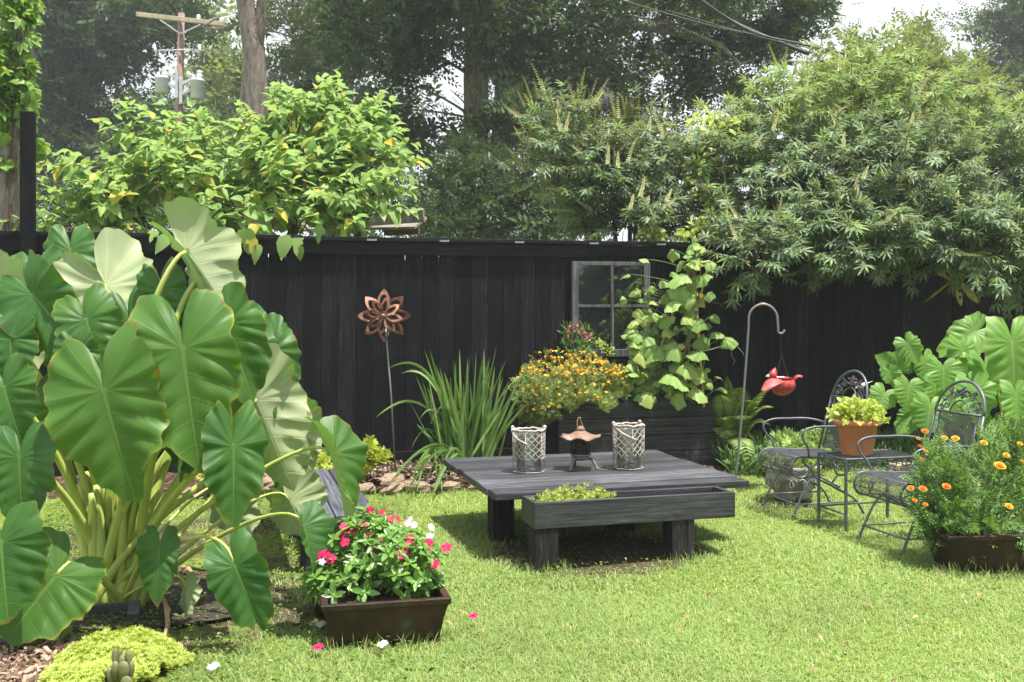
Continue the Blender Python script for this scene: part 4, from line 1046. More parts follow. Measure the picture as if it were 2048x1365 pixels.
def ear_plant(root, leaves, mat, base_fn, r0, seed0):
    for i, L in enumerate(leaves):
        ax, ay, aY, tx, ty, tY, wpx, n_, fold, droop, ruf = L[:11]
        ex = L[11] if len(L) > 11 else {}
        A, T = P(ax, ay, aY), P(tx, ty, tY)
        if n_[1] < -.8: n_ = (n_[0], n_[1], n_[2]*.55)
        V, F, UV, rim, nn = ear_geom(A, T, wpx/FPX*aY, n_, R(fold), droop, ruf, seed0+i, ex.get('lobe', 1.0))
        Fn = F[:, ::-1] if np.dot(np.cross(V[F[200][1]]-V[F[200][0]], V[F[200][2]]-V[F[200][0]]), nn) < 0 else F
        npmesh('leaf', V, Fn, mat, root, uv=UV, attrs={'rim': rim})
        b = base_fn(i); n3 = Vector(nn); d = (T-A).normalized()
        if 'arc' in ex: mid = [b.lerp(A, .35)+V3(0, 0, ex['arc']*1.3), A-d*.12+V3(0, 0, ex['arc']*.4)]
        else:
            h = max(.15, A.z-b.z); mid = [b+V3((A.x-b.x)*.12, (A.y-b.y)*.12, h*.55), A-n3*.10-d*.04+V3((b.x-A.x)*.12, 0, -.05)]
        pts = bez(b, mid[0], mid[1], A-n3*.006, 16); rb = r0*ex.get('r', random.uniform(.75, 1.1))
        m = MB(); m.tube(pts, [rb*(1.0-.70*(k/16)**.8)+.0015 for k in range(17)], 8); m.build('stalk', MAT['stalk'], root, smooth=True)
eb = G(232, 1222)
ear = thing('elephant_ear_plant', 'huge elephant ear plant with heart shaped leaves at the left of the lawn', 'plant', eb)
EL = [  # attach px, depth, tip px, depth, width px, facing, fold, droop, ruffle
 (207, 782, 4.38, 263, 1014, 4.30, 252, (-.12, -1, .34), 8, .06, .018),
 (365, 698, 4.52, 395, 950, 4.42, 236, (.10, -1, .36), 10, .06, .020),
 (467, 893, 4.45, 468, 1064, 4.38, 132, (.45, -1, .2), 14, .06, .02),
 (512, 800, 4.92, 588, 985, 5.04, 205, (-.45, .9, .32), 16, .02, .026),
 (452, 648, 4.85, 508, 800, 4.8, 150, (.45, -.95, .25), 24, .05, .028),
 (373, 503, 5.02, 466, 636, 5.03, 195, (.34, .91, .25), 45, .05, .03, {'lobe': 1.22}),
 (212, 572, 5.30, 292, 735, 5.15, 196, (.05, 1, -.42), 6, .0, .020, {'lobe': 1.05}),
 (322, 580, 5.15, 345, 690, 5.10, 112, (-.12, -1, .3), 14, .05, .022),
 (64, 560, 5.45, 66, 700, 5.3, 150, (-.05, -1, .34), 14, .06, .024),
 (-14, 600, 5.20, 70, 745, 5.15, 190, (.15, 1, -.45), 8, .0, .022),
 (66, 590, 4.98, 168, 715, 4.88, 165, (-.35, -.85, .7), 22, .05, .030),
 (172, 640, 4.85, 215, 770, 4.8, 132, (.28, -1, .3), 12, .06, .022),
 (258, 640, 5.12, 282, 760, 5.08, 96, (.1, -1, .3), 12, .06, .022),
 (8, 775, 4.60, 40, 892, 4.55, 156, (.1, -1, .3), 16, .06, .026),
 (38, 915, 4.46, 40, 1056, 4.40, 180, (-.1, -1, .32), 8, .06, .018),
 (2, 1085, 4.15, 12, 1245, 4.08, 196, (.22, -1, .3), 8, .06, .020),
 (112, 1152, 4.36, 2, 1290, 4.20, 206, (.15, -1, .45), 10, .05, .020, {'arc': .10}),
 (318, 1100, 4.52, 313, 1204, 4.46, 88, (.05, -1, .2), 8, .05, .016, {'arc': .06, 'r': .35}),
 (470, 1134, 4.32, 524, 1268, 4.28, 122, (.12, -1, .2), 14, .05, .020, {'arc': .26, 'r': .45}),
 (607, 1052, 4.58, 632, 1144, 4.52, 128, (.90, -.42, .2), 38, .05, .022, {'arc': .14, 'r': .5}),
 (660, 910, 4.95, 708, 1064, 4.85, 190, (.97, -.18, .22), 40, .04, .026, {'arc': .16, 'r': .6}),
 (578, 1000, 5.20, 618, 1075, 5.12, 150, (.45, .85, -.2), 18, .03, .028, {'arc': .12, 'r': .45}),
 (452, 985, 5.60, 500, 1118, 5.5, 118, (.3, .95, .3), 10, .03, .02, {'arc': .12, 'r': .4}),
 (352, 868, 4.70, 362, 968, 4.62, 70, (.9, .35, .1), 48, .03, .02),
 (152, 700, 4.68, 172, 780, 4.66, 92, (.05, -1, .42), 12, .06, .022),
 (372, 1176, 4.82, 376, 1242, 4.80, 62, (.4, .9, .2), 28, .05, .03, {'arc': .06, 'r': .3}),
 (560, 895, 5.60, 573, 1008, 5.52, 62, (.5, -.8, .1), 14, .05, .02, {'arc': .1, 'r': .4}),
 (348, 800, 4.72, 384, 945, 4.64, 112, (.2, -1, .25), 10, .05, .02),
 (408, 790, 4.74, 404, 925, 4.66, 126, (.15, -1, .25), 10, .05, .02),
 (282, 745, 5.0, 302, 870, 4.95, 122, (-.2, -1, .3), 10, .05, .02),
 (506, 690, 5.0, 530, 880, 4.95, 108, (.55, -.85, .25), 12, .05, .02),
 (120, 790, 4.9, 100, 900, 4.85, 120, (-.2, -1, .3), 10, .05, .02),
 (402, 560, 5.15, 420, 690, 5.1, 110, (.3, .9, .3), 20, .05, .03),
 (105, 640, 5.2, 130, 760, 5.15, 120, (.0, -1, .35), 10, .05, .02),
 (545, 700, 5.25, 585, 850, 5.2, 120, (.5, -.8, .3), 14, .05, .024), (250, 850, 4.8, 262, 950, 4.75, 95, (.1, -1, .2), 12, .05, .024), (20, 680, 4.9, 30, 790, 4.85, 120, (.1, -1, .3), 14, .05, .026),
 (600, 850, 5.33, 606, 960, 5.40, 100, (-.4, .85, .3), 14, .03, .026), (140, 500, 5.6, 150, 620, 5.5, 110, (.1, -1, .4), 12, .05, .024), (425, 620, 5.3, 440, 740, 5.25, 110, (.2, .95, -.2), 18, .05, .03)]
rb_ = random.Random(8)
def ebase(i):
    a = rb_.uniform(0, 2*PI); q = rb_.uniform(.02, .14)
    return V3(eb.x-.03+q*1.1*math.cos(a), eb.y+.06+q*.9*math.sin(a), -.02)
ear_plant(ear, EL, MAT['ear'], ebase, .029, 100)
for i in range(17):   # thick leaf sheaths at the heart of the clump
    b = ebase(i); top = b+V3(rb_.uniform(-.28, .26), rb_.uniform(-.05, .25), rb_.uniform(.55, .85))
    m = MB(); m.tube(bez(b, b.lerp(top, .35)+V3(0, 0, .1), b.lerp(top, .7)+V3(0, 0, .06), top, 10), [.036-.020*k/10 for k in range(11)], 9); m.build('stalk', MAT['stalk'], ear, smooth=True)
er0 = P(1935, 960, 9.0); er0.z = 0.03
ear2 = thing('elephant_ear_plant', 'smaller bright elephant ear clump growing by the fence behind the iron chairs', 'plant', er0)
EL2 = [(2024, 686, 8.55, 2034, 806, 8.45, 122, (-.1, -1, .32), 12, .06, .02), (1887, 738, 8.6, 1889, 782, 8.55, 82, (.0, -1, .4), 12, .06, .025),
 (1950, 665, 8.95, 1880, 712, 8.9, 84, (-.5, -1, .5), 10, .05, .02), (1815, 688, 8.8, 1838, 726, 8.75, 52, (-.2, -1, .3), 10, .05, .02),
 (1800, 742, 8.9, 1756, 712, 8.85, 72, (-.4, -1, .8), 10, .05, .02), (1818, 774, 8.5, 1814, 818, 8.45, 66, (0, -1, .35), 10, .05, .02),
 (1768, 790, 8.55, 1752, 824, 8.5, 60, (-.2, -1, .35), 10, .05, .02), (1860, 815, 8.4, 1852, 870, 8.35, 82, (-.1, -1, .3), 10, .05, .02),
 (1972, 736, 8.7, 1984, 804, 8.6, 86, (.1, -1, .35), 10, .05, .02), (1950, 782, 8.45, 1964, 852, 8.4, 92, (.1, -1, .35), 10, .05, .02),
 (2032, 790, 8.4, 2038, 856, 8.35, 76, (.1, -1, .3), 10, .05, .02), (1822, 832, 8.7, 1796, 868, 8.65, 52, (-.3, -1, .2), 12, .05, .02),
 (1905, 800, 8.7, 1905, 860, 8.65, 78, (.0, -1, .3), 12, .05, .02), (1925, 700, 8.85, 1935, 760, 8.8, 66, (.1, -1, .3), 10, .05, .02),
 (1848, 722, 8.9, 1852, 770, 8.85, 50, (0, -1, .3), 10, .05, .02), (1990, 850, 8.6, 1996, 900, 8.55, 72, (.1, -1, .3), 12, .05, .02), (2070, 740, 8.6, 2080, 830, 8.5, 100, (.1, -1, .3), 12, .05, .02),
 (1780, 745, 8.7, 1790, 770, 8.7, 42, (0, -1, .3), 12, .05, .02), (1870, 770, 8.8, 1872, 815, 8.75, 60, (.2, -1, .3), 12, .05, .02)]
ear_plant(ear2, EL2, MAT['ear_light'], lambda i: er0+V3(rb_.uniform(-.25, .45), rb_.uniform(-.15, .15), -.03), .020, 300)

# red ginger-like flower above the big leaves
rf0 = P(196, 496, 5.7)
rfw = thing('red_flower', 'drooping red flower head above the pale elephant ear leaf', 'flower', rf0)
Tn = leaf_t(.28, fold=.4, droop=.5)
pts, d = blob_pts(60, rf0, (.045, .03, .035), rg); V, F = scatter(Tn, pts, d+np.array([0, 0, -.5]), rg.normal(size=(60, 3)), rg.uniform(.03, .055, 60))
MAT['redpetal'] = leafmat('red_petal', [(.42, .06, .05), (.55, .12, .09), (.36, .04, .05)], .3, .5, None, .2)
npmesh('petals', V, F, MAT['redpetal'], rfw)
m = MB(); m.tube(bez(rf0, rf0+V3(-.03, .02, .05), P(180, 470, 5.8), P(176, 540, 5.9), 8), .006, 6); m.build('stem', MAT['twig'], rfw)

# ================================================================ grass
def lawn_mask(x, y):
    m = (y > 3.7) & (y < np.where(x < .4, 8.27+.155*(x+.3)-.03, 9.44+.236*x-.75))
    m &= ~((x < -1.35) & (y < 4.35))
    for (a, b, c, d, e, f) in PATCHES:
        ca, sa = math.cos(-e), math.sin(-e); X = (x-a)*ca-(y-b)*sa; Y = (x-a)*sa+(y-b)*ca
        m &= ~(((X/c)**2+(Y/d)**2 < 1.0) & (rg.random(len(x)) < f*(1.05-.75*((X/c)**2+(Y/d)**2))))
    return m
def blades(n, y0, y1, ln, wd, xr):
    y = rg.uniform(y0, y1, n); x = (rg.uniform(xr[0], xr[1], n))*y
    k = lawn_mask(x, y); x, y = x[k], y[k]
    pn = np.sin(x*2.3+1.1*np.sin(y*1.9))*np.cos(y*2.7+.8*np.sin(x*1.3))
    k = rg.random(len(x)) < .78+.36*pn-.75*np.clip((-.75-x)/1.0, 0, .9); x, y = x[k], y[k]; pn = pn[k]; n = len(x)
    a = rg.uniform(0, 2*PI, n); le = ln*rg.uniform(.5, 1.25, n)*(1+.25*pn); ti = rg.uniform(.15, 1.15, n)
    d = np.stack([np.cos(a)*np.sin(ti), np.sin(a)*np.sin(ti), np.cos(ti)], 1)
    s = np.stack([-np.sin(a), np.cos(a), np.zeros(n)], 1)*(wd*rg.uniform(.6, 1.2, n))[:, None]
    o = np.stack([x, y, .010*np.sin(x*1.7+y*.9)+.008*np.sin(x*.6-y*2.1+1)-.024], 1)
    mid = o+d*(le*.55)[:, None]; tip = o+(d+np.stack([np.cos(a), np.sin(a), -.6*np.ones(n)], 1)*.45)*le[:, None]
    V = np.stack([o-s, o+s, mid+s*.7, mid-s*.7, tip], 1).reshape(-1, 3)
    i = (np.arange(n)*5)[:, None, None]
    F = (np.array([(0, 1, 2), (0, 2, 3), (3, 2, 4)])[None]+i).reshape(-1, 3)
    return V, F
MAT['grass'] = leafmat('lawn_grass', [(.17, .29, .07), (.24, .38, .10), (.31, .44, .135), (.20, .34, .085), (.40, .48, .20), (.26, .40, .105), (.50, .48, .26), (.28, .42, .12), (.42, .46, .20)], .4, .55, None, .2, .9, .45)
V, F = join([blades(150000, 3.75, 5.2, .046, .0022, (-.53, .53)), blades(130000, 5.2, 7.0, .048, .0027, (-.53, .53)), blades(100000, 7.0, 10.6, .052, .0034, (-.53, .53))])
def tufts(spots, ln):
    O = []
    for px, py, k, sp in spots:
        for _ in range(k): q = G(px+rg.normal()*sp, py+rg.normal()*sp*.25); O.append((q.x, q.y, -.02))
    O = np.array(O); n = len(O); d = np.stack([rg.normal(size=n)*.35, rg.normal(size=n)*.35, np.ones(n)], 1)
    return scatter(leaf_t(.05, ((0, 1), (.5, .8), (1, 0)), .3, .35), O, d, rg.normal(size=(n, 3))*np.array([1, 1, .2]), ln*rg.uniform(.5, 1.3, n))
V2, F2 = tufts([(1060, 1138, 40, 16), (1115, 1140, 40, 14), (1350, 1124, 40, 18), (1392, 1120, 30, 10), (985, 1082, 40, 16), (700, 1298, 60, 40), (830, 1290, 60, 40), (890, 1268, 60, 12), (650, 1292, 40, 12), (1940, 1148, 80, 50), (1900, 1146, 50, 14), (2030, 1148, 60, 30), (1594, 1003, 50, 40), (590, 1088, 60, 16), (1470, 976, 40, 12), (1840, 1114, 25, 8), (1720, 1076, 25, 8), (1688, 1066, 20, 6), (820, 992, 120, 60), (700, 996, 120, 60), (560, 998, 120, 60), (420, 1000, 100, 50)], .075)
V, F = join([(V, F), (V2, F2)])
tagp(npmesh('grass', V, F, MAT['grass']), kind='stuff')
# small leaved weeds creeping through the thin grass on the left and under things
n = 26000
y = rg.uniform(3.9, 8.3, n); x = rg.uniform(-.46, -.10, n)*y
k = (y < 8.15+.155*x) & ~((x < -1.35) & (y < 4.45)) & (rg.random(n) < .55+.45*np.sin(x*3.1+y*1.7)); x, y = x[k], y[k]; n = len(x)
O = np.stack([x, y, rg.uniform(.0, .028, n)], 1); D = np.stack([rg.normal(size=n), rg.normal(size=n), rg.uniform(-.1, .5, n)], 1)
MAT['weed'] = leafmat('creeping_weed', [(.09, .17, .028), (.14, .23, .04), (.20, .28, .05), (.06, .11, .025)], .3, .55, None, .25)
V1 = scatter(leaf_t(.62, fold=.15), O, D, UP+rg.normal(size=(n, 3))*.35, rg.uniform(.012, .026, n))
n = 2600
y = rg.uniform(5.3, 6.9, n); x = rg.uniform(-.1, 1.35, n); O = np.stack([x, y, rg.uniform(.0, .02, n)], 1); D = np.stack([rg.normal(size=n), rg.normal(size=n), rg.uniform(-.1, .4, n)], 1)
V2 = scatter(leaf_t(.5, fold=.15), O, D, UP+rg.normal(size=(n, 3))*.3, rg.uniform(.010, .022, n))
V, F = join([V1, V2]); tagp(npmesh('ground_cover', V, F, MAT['weed']), kind='stuff')
# bits of dead leaf and thatch lying in the grass
n = 420; y = rg.uniform(3.9, 8.2, n); x = rg.uniform(-.45, .5, n)*y; O = np.stack([x, y, rg.uniform(.004, .03, n)], 1)
MAT['litter'] = leafmat('dead_leaf_bits', [(.20, .13, .07), (.32, .22, .12), (.42, .34, .2), (.14, .09, .05)], .15, .8, None, .2)
V, F = scatter(leaf_t(.45, fold=.4, droop=.3), O, rg.normal(size=(n, 3))*np.array([1, 1, .25]), UP+rg.normal(size=(n, 3))*.5, rg.uniform(.012, .042, n)); tagp(npmesh('leaf_litter', V, F, MAT['litter']), kind='stuff')
# bark chips: corner, bed
O = []
for i in range(2600):
    if i < 1300: q = G(rg.uniform(-60, 175), rg.uniform(1290, 1390)); q = np.array(q)
    else:
        xx = rg.uniform(-2.4, .6); yy = rg.uniform(bed_edge(xx)+.05, fence_y(xx)-.05); q = np.array([xx, yy, .06])
    O.append(q)
O = np.array(O); n = len(O); O[:, 2] += rg.uniform(.004, .03, n)
chip = (np.array([(-.5, -.15, 0), (.5, -.2, 0), (.6, .2, .05), (-.4, .25, .02), (-.5, -.15, -.12), (.5, -.2, -.12), (.6, .2, -.1), (-.4, .25, -.1)]), np.array([(0, 1, 2), (0, 2, 3), (0, 4, 5), (0, 5, 1), (1, 5, 6), (1, 6, 2), (2, 6, 7), (2, 7, 3), (3, 7, 4), (3, 4, 0)]))
V, F = scatter(chip, O, rg.normal(size=(n, 3))*np.array([1, 1, .25]), UP+rg.normal(size=(n, 3))*.4, np.stack([rg.uniform(.02, .07, n), rg.uniform(.03, .06, n)], 1))
tagp(npmesh('bark_mulch', V, F, MAT['chip'], smooth=False), kind='stuff')

# ================================================================ lime sedum mound and cactus
MAT['lime'] = leafmat('lime_sedum', [(.38, .49, .10), (.46, .55, .13), (.32, .44, .08), (.54, .58, .20)], .42, .5, None, .3)
c0 = G(215, 1345); n = 15000
q = rg.uniform(0, 1, n)**.5; a = rg.uniform(0, 2*PI, n); q = q*(1+.16*np.sin(3*a+1)+.10*np.sin(7*a)+.08*np.sin(13*a))
X = q*np.cos(a); Yq = q*np.sin(a); hgt = np.sqrt(np.clip(1-q**2.2, .02, 1))*(.075+.012*np.sin(9*X)+.012*np.cos(11*Yq+1))+rg.normal(size=n)*.010
O = np.stack([c0.x+X*.235, c0.y+.03+Yq*.36, hgt], 1)
star = compose(leaf_t(.3, ((0, .3), (.5, 1), (1, 0)), .3, .0), [((0, 0, 0), (math.cos(t), math.sin(t), .95), (0, 0, 1), 1) for t in np.linspace(0, 2*PI, 7)[:-1]])
nn = np.stack([X*.5, Yq*.5-.1, np.ones(n)], 1)+rg.normal(size=(n, 3))*.3
V, F = scatter(star, O, np.cross(nn, rg.normal(size=(n, 3))), nn, rg.uniform(.010, .022, n))
nm = 12; aa = np.linspace(0, 2*PI, 25)[:-1]; 
sm_ = thing('sedum_mound', 'bright lime green feathery sedum mound at the bottom left corner', 'plant', c0)
npmesh('foliage', V, F, MAT['lime'], sm_)
m = MB(); m.lathe([(.9, -.08), (.85, -.03), (.7, .01), (.45, .028), (.2, .034), (0, .036)], 24, (c0.x, c0.y+.03, 0), None, .22, .34); m.build('stems', MAT['weed'], sm_, smooth=True)
MAT['cactus'] = pbr('dull_green_cactus', [(.3, (.09, .10, .035)), (.55, (.15, .16, .06)), (.75, (.22, .17, .09))], 18, None, .6, .2, 60)
k0 = G(240, 1386)
cac = thing('prickly_pear', 'small dull green prickly pear cactus in front of the lime sedum', 'cactus', k0)
def pad(px, py0, py1, wpx, dy, rot):
    a, b_ = P(px, py1, k0.y+dy), P(px+rot, py0, k0.y+dy); h = (b_-a).length
    m = MB(); ax = (b_-a).normalized(); q = Vector((0, 0, 1)).rotation_difference(ax).to_matrix()
    m.lathe([(0, 0), (.22, .02), (.40, .18), (.50, .5), (.46, .75), (.30, .93), (0, 1.0)], 16, a, q @ Matrix.Diagonal((wpx/FPX*k0.y, .022, h)))
    m.build('pad', MAT['cactus'], cac, smooth=True)
for a in ((247, 1322, 1362, 24, -.02, 0), (231, 1296, 1340, 13, .02, -1), (240, 1297, 1335, 11, .03, 0), (256, 1298, 1345, 16, .01, 1), (244, 1310, 1345, 13, -.005, 0), (222, 1334, 1375, 16, .0, -3), (232, 1322, 1360, 17, -.01, -2), (260, 1322, 1360, 13, .0, 4), (252, 1352, 1392, 26, -.03, 2), (230, 1356, 1392, 22, .01, 0)): pad(*a)
# fallen pink and white blossoms
MAT['pink'] = leafmat('hot_pink_petal', [(.62, .022, .12), (.70, .045, .17), (.52, .015, .085)], .3, .5, None, .2, 3, .3, (1.1, .8, .9))
MAT['white'] = leafmat('white_petal', [(.80, .74, .76), (.82, .80, .80), (.78, .62, .68)], .3, .5, None, .2, 3, .2, (1, 1, 1))
pet5 = [compose(leaf_t(.85, ((0, .25), (.4, .8), (.8, 1), (1, .55)), .1, .15), [((0, 0, 0), (math.cos(t+s), math.sin(t+s), .12), (0, 0, 1), 1) for t in np.linspace(0, 2*PI, 6)[:-1]]) for s in (0, .3)]
for px, py, mt, lab in ((763, 1306, 'white', 'large white and pink fallen blossom in the grass before the clay pot'), (634, 1312, 'pink', 'pink fallen blossom in the grass left of the clay pot'), (945, 1248, 'pink', 'dull pink fallen blossom on the lawn right of the clay pot'), (424, 1352, 'white', 'lone pale fallen blossom at the bottom edge of the lawn'), (640, 1265, 'white', 'pale fallen petal on bare soil beside the clay pot')):
    g = np.array(G(px, py))+np.array([0, 0, .035]); V, F = scatter(pet5[0], [g, g+np.array([.012, .01, .006])], [(1, .2, 0), (.1, 1, .2)], [(0, -.3, 1), (.3, -.4, 1)], [.020, .016])
    tagp(npmesh('fallen_blossom', V, F, MAT[mt]), lab, 'flower', 'fallen blossoms on the lawn')

# ================================================================ vinca in the front pot
MAT['vinca'] = leafmat('vinca_leaf', [(.10, .23, .03), (.14, .30, .045), (.20, .36, .07), (.08, .19, .028)], .3, .33, (.14, .22, .07), .45, 4, .4)
def stems(root, b, tips, r, mat, n=6, name='stems', lift=.4):
    m = MB()
    for t in tips:
        t = Vector(t); s = b+V3(random.uniform(-1, 1)*.05, random.uniform(-1, 1)*.04, 0); m.tube(bez(s, s.lerp(t, lift)+V3(0, 0, (t.z-s.z)*.25), t, n=n), [r*(1-.5*i/n) for i in range(n+1)], 5)
    return m.build(name, mat, root, smooth=True)
vc = Vector((-.60, 4.62, .19))
vin = thing('vinca_plant', 'bushy bright green vinca with hot pink and white flowers in the front clay pot', 'plant', vc)
lobes = [plob(750, 1150, 4.62, 130, 78, .16), plob(735, 1100, 4.7, 105, 70, .16), plob(800, 1115, 4.62, 90, 70, .15), plob(670, 1165, 4.58, 70, 50, .12), plob(745, 1060, 4.75, 60, 45, .12), plob(840, 1140, 4.62, 48, 55, .10)]
Tv = leaf_t(.40, fold=.3, droop=.12); whorl = compose(Tv, [((0, 0, 0), (math.cos(t)*.9, math.sin(t)*.9, e), (0, 0, 1), s) for t, e, s in ((0, .25, 1), (PI, .25, 1), (PI/2, .4, .85), (-PI/2, .4, .85), (.8, .9, .55), (3.9, .9, .55))])
O = []; Dn = []
for (c, r) in lobes:
    n = 62; p_, d_ = blob_pts(n, c, r, rg, .33); O.append(p_); Dn.append(d_)
O = np.concatenate(O); Dn = np.concatenate(Dn); k = O[:, 2] > .17; O, Dn = O[k], Dn[k]; n = len(O)
nn = Dn*.75+UP*.75+np.array([0, -.25, 0])+rg.normal(size=(n, 3))*.25
V, F = scatter(whorl, O, np.cross(nn, rg.normal(size=(n, 3))), nn, rg.uniform(.042, .074, n)); npmesh('leaves', V, F, MAT['vinca'], vin)
stems(vin, vc, O[::9], .004, MAT['stem'])
FL = [(683, 1072), (690, 1085), (702, 1060), (740, 1022), (748, 1050), (770, 1038), (790, 1040), (806, 1050), (765, 1030), (735, 1072), (798, 1104), (808, 1112), (795, 1098), (822, 1078), (816, 1090), (858, 1085), (893, 1095), (870, 1128), (650, 1108), (662, 1118), (640, 1110), (690, 1055), (760, 1078), (853, 1100), (728, 1050), (744, 1098)]
FW = [(820, 1040), (828, 1050), (815, 1048), (863, 1055), (860, 1072), (644, 1124), (798, 1137)]
for nm_, lst, mt in (('pink_flower', FL, 'pink'), ('white_flower', FW, 'white')):
    for (px, py) in lst:
        c = np.array(P(px, py, 4.62-.0012*(1180-py)*0-.10+.22*max(0, (1130-py))/110)); nn = np.array([rg.normal()*.35, -.9, .8+rg.normal()*.3])
        V, F = scatter(pet5[rg.integers(2)], [c], [np.cross(nn, rg.normal(size=3))], [nn], [rg.uniform(.019, .027)*(.8 if mt == 'white' else 1)]); npmesh('flower', V, F, MAT[mt], vin)

# ================================================================ marigold
MAT['marileaf'] = leafmat('marigold_leaf', [(.07, .17, .035), (.11, .22, .05), (.15, .27, .06), (.20, .31, .09)], .35, .5, None, .3, 3, .4)
MAT['orange'] = leafmat('orange_petal', [(.72, .20, .012), (.78, .27, .02), (.62, .12, .01)], .25, .5, None, .2, 3, .2, (1.1, .9, .6))
MAT['amber'] = leafmat('amber_petal', [(.80, .36, .02), (.80, .42, .035)], .25, .5, None, .2, 3, .2, (1.1, .9, .6))
mc = Vector((2.66, 5.85, .18))
mar = thing('marigold_plant', 'feathery marigold bush with orange flowers in the clay pot at the right', 'plant', mc)
lf = leaf_t(.30, ((0, .2), (.45, 1), (1, 0)), .2, .1)
feather = compose(lf, [((0, y_, -.04*y_), (s*.8, .62, .05), (0, 0, 1), .42*(1-.45*y_)) for y_ in (.12, .28, .44, .6, .76) for s in (-1, 1)]+[((0, .8, -.03), (0, 1, 0), (0, 0, 1), .3)])
lobes = [plob(1960, 990, 5.85, 115, 95, .22), plob(2025, 950, 5.95, 85, 85, .22), plob(1900, 1010, 5.8, 70, 70, .18), plob(1880, 950, 5.85, 45, 60, .13), plob(2060, 1000, 5.9, 90, 100, .2), plob(1980, 1060, 5.72, 110, 45, .16), plob(1885, 1050, 5.75, 40, 40, .12), plob(2020, 890, 6.0, 40, 28, .12)]
O = []; Dn = []
for (c, r) in lobes: p_, d_ = blob_pts(150, c, r, rg, .4); O.append(p_); Dn.append(d_)
O = np.concatenate(O); Dn = np.concatenate(Dn); n = len(O)
D = Dn*.8+UP*.55+rg.normal(size=(n, 3))*.45
V, F = scatter(feather, O, D, UP*.8+np.array([0, -.5, 0])+rg.normal(size=(n, 3))*.5, rg.uniform(.07, .13, n)); npmesh('foliage', V, F, MAT['marileaf'], mar)
stems(mar, mc, O[::14], .006, MAT['stem'])
whorlp = leaf_t(.8, ((0, .3), (.5, 1), (1, .7)), .1, .1)
pom = join([scatter(whorlp, [(0, 0, .0)], [(math.cos(t), math.sin(t), e)], [(0, 0, 1)], [s]) for e, s, m_ in ((.15, 1, 11), (.6, .8, 9), (1.3, .6, 7)) for t in np.linspace(0, 2*PI, m_+1)[:-1]])
for px, py, s, mt in ((1850, 863, 15, 'orange'), (1837, 878, 9, 'orange'), (1840, 892, 10, 'orange'), (1851, 902, 9, 'orange'), (1889, 876, 14, 'amber'), (1911, 877, 17, 'amber'), (1968, 886, 16, 'amber'), (2013, 911, 15, 'amber'), (2000, 932, 25, 'amber'), (1893, 973, 18, 'orange'), (1822, 976, 13, 'orange'), (1846, 978, 17, 'orange'), (1830, 1001, 11, 'orange'), (1851, 1009, 11, 'orange'), (2018, 1013, 17, 'amber'), (2040, 888, 12, 'amber'), (1845, 918, 8, 'orange'), (2044, 922, 8, 'orange')):
    c = np.array(P(px, py, 5.62 if py > 925 else 5.72)); V, F = scatter(pom, [c], [np.cross((0, -.6, .9), rg.normal(size=3))], [np.array([rg.normal()*.3, -.6, 1])], [s/FPX*5.6*.47]); npmesh('flower', V, F, MAT[mt], mar)

# ================================================================ strap leaved clump by the table
MAT['iris'] = leafmat('strap_leaf', [(.10, .22, .05), (.15, .28, .07), (.20, .34, .09), (.25, .37, .13)], .3, .42, None, .35, 2, .4)
ib = Vector((-.40, 8.72, .05))
iris = thing('strap_leaf_clump', 'tall clump of upright green strap leaves between the fence and the table', 'plant', ib)
cv = []; wd = []
def strap(b, tip, sag, w_, n=12):
    b, tip = Vector(b), Vector(tip); mid = b.lerp(tip, .5)+V3(-(tip.x-b.x)*.04, 0, sag*.3); pts = bez(b, mid, tip, n=n)
    cv.append([tuple(p) for p in pts]); wd.append([w_*(math.sin(PI*min(1, (.18+.82*i/n)))**.6 if i < n else .0005)+.0005 for i in range(n+1)])
tips = [(915, 685), (967, 682), (990, 705), (1012, 688), (850, 700), (880, 690), (870, 745), (902, 730), (935, 730), (948, 700), (1040, 720), (1020, 760), (1002, 720), (890, 780), (838, 740), (960, 745), (925, 770), (980, 770), (852, 770), (908, 705), (1030, 790), (872, 800), (942, 790), (996, 790), (1045, 800), (830, 800)]
for (px, py) in tips*3:
    q = P(px+rg.normal()*14, py+abs(rg.normal())*26, 8.62+rg.normal()*.10); b = ib+V3((px-940)/1000+rg.normal()*.07, rg.normal()*.09, -.02)
    strap(b, q, .12, .0175*rg.uniform(.7, 1.15))
for (px, py, mx_, my_) in ((775, 738, 850, 720), (752, 835, 830, 790), (802, 748, 850, 745), (822, 900, 850, 855), (840, 838, 870, 815), (985, 790, 960, 740), (1075, 775, 1045, 735), (860, 850, 890, 800)):
    b = ib+V3(rg.normal()*.08, rg.normal()*.06, 0); q = P(px, py, 8.5); mm = P(mx_, my_, 8.55)
    pts = bez(b, mm.lerp(b, .35)+V3(0, 0, .15), mm+V3(0, 0, .10), q, 14); cv.append([tuple(p) for p in pts]); wd.append([.0135*math.sin(PI*(.2+.8*i/14))**.5+.0005 if i < 14 else .0006 for i in range(15)])
for i in range(17):   # bent leaves lying to the front left
    b = ib+V3(rg.uniform(-.3, .05), rg.uniform(-.15, .05), .02); q = G(rg.uniform(735, 900), rg.uniform(962, 998), .03)
    pts = bez(b, b.lerp(q, .3)+V3(0, 0, rg.uniform(.25, .5)), b.lerp(q, .75)+V3(0, 0, rg.uniform(.1, .3)), q, 14); cv.append([tuple(p) for p in pts]); wd.append([.0135*math.sin(PI*(.2+.8*i_/14))**.5+.0005 if i_ < 14 else .0006 for i_ in range(15)])
V, F = ribbons(cv, wd); npmesh('leaves', V, F, MAT['iris'], iris)

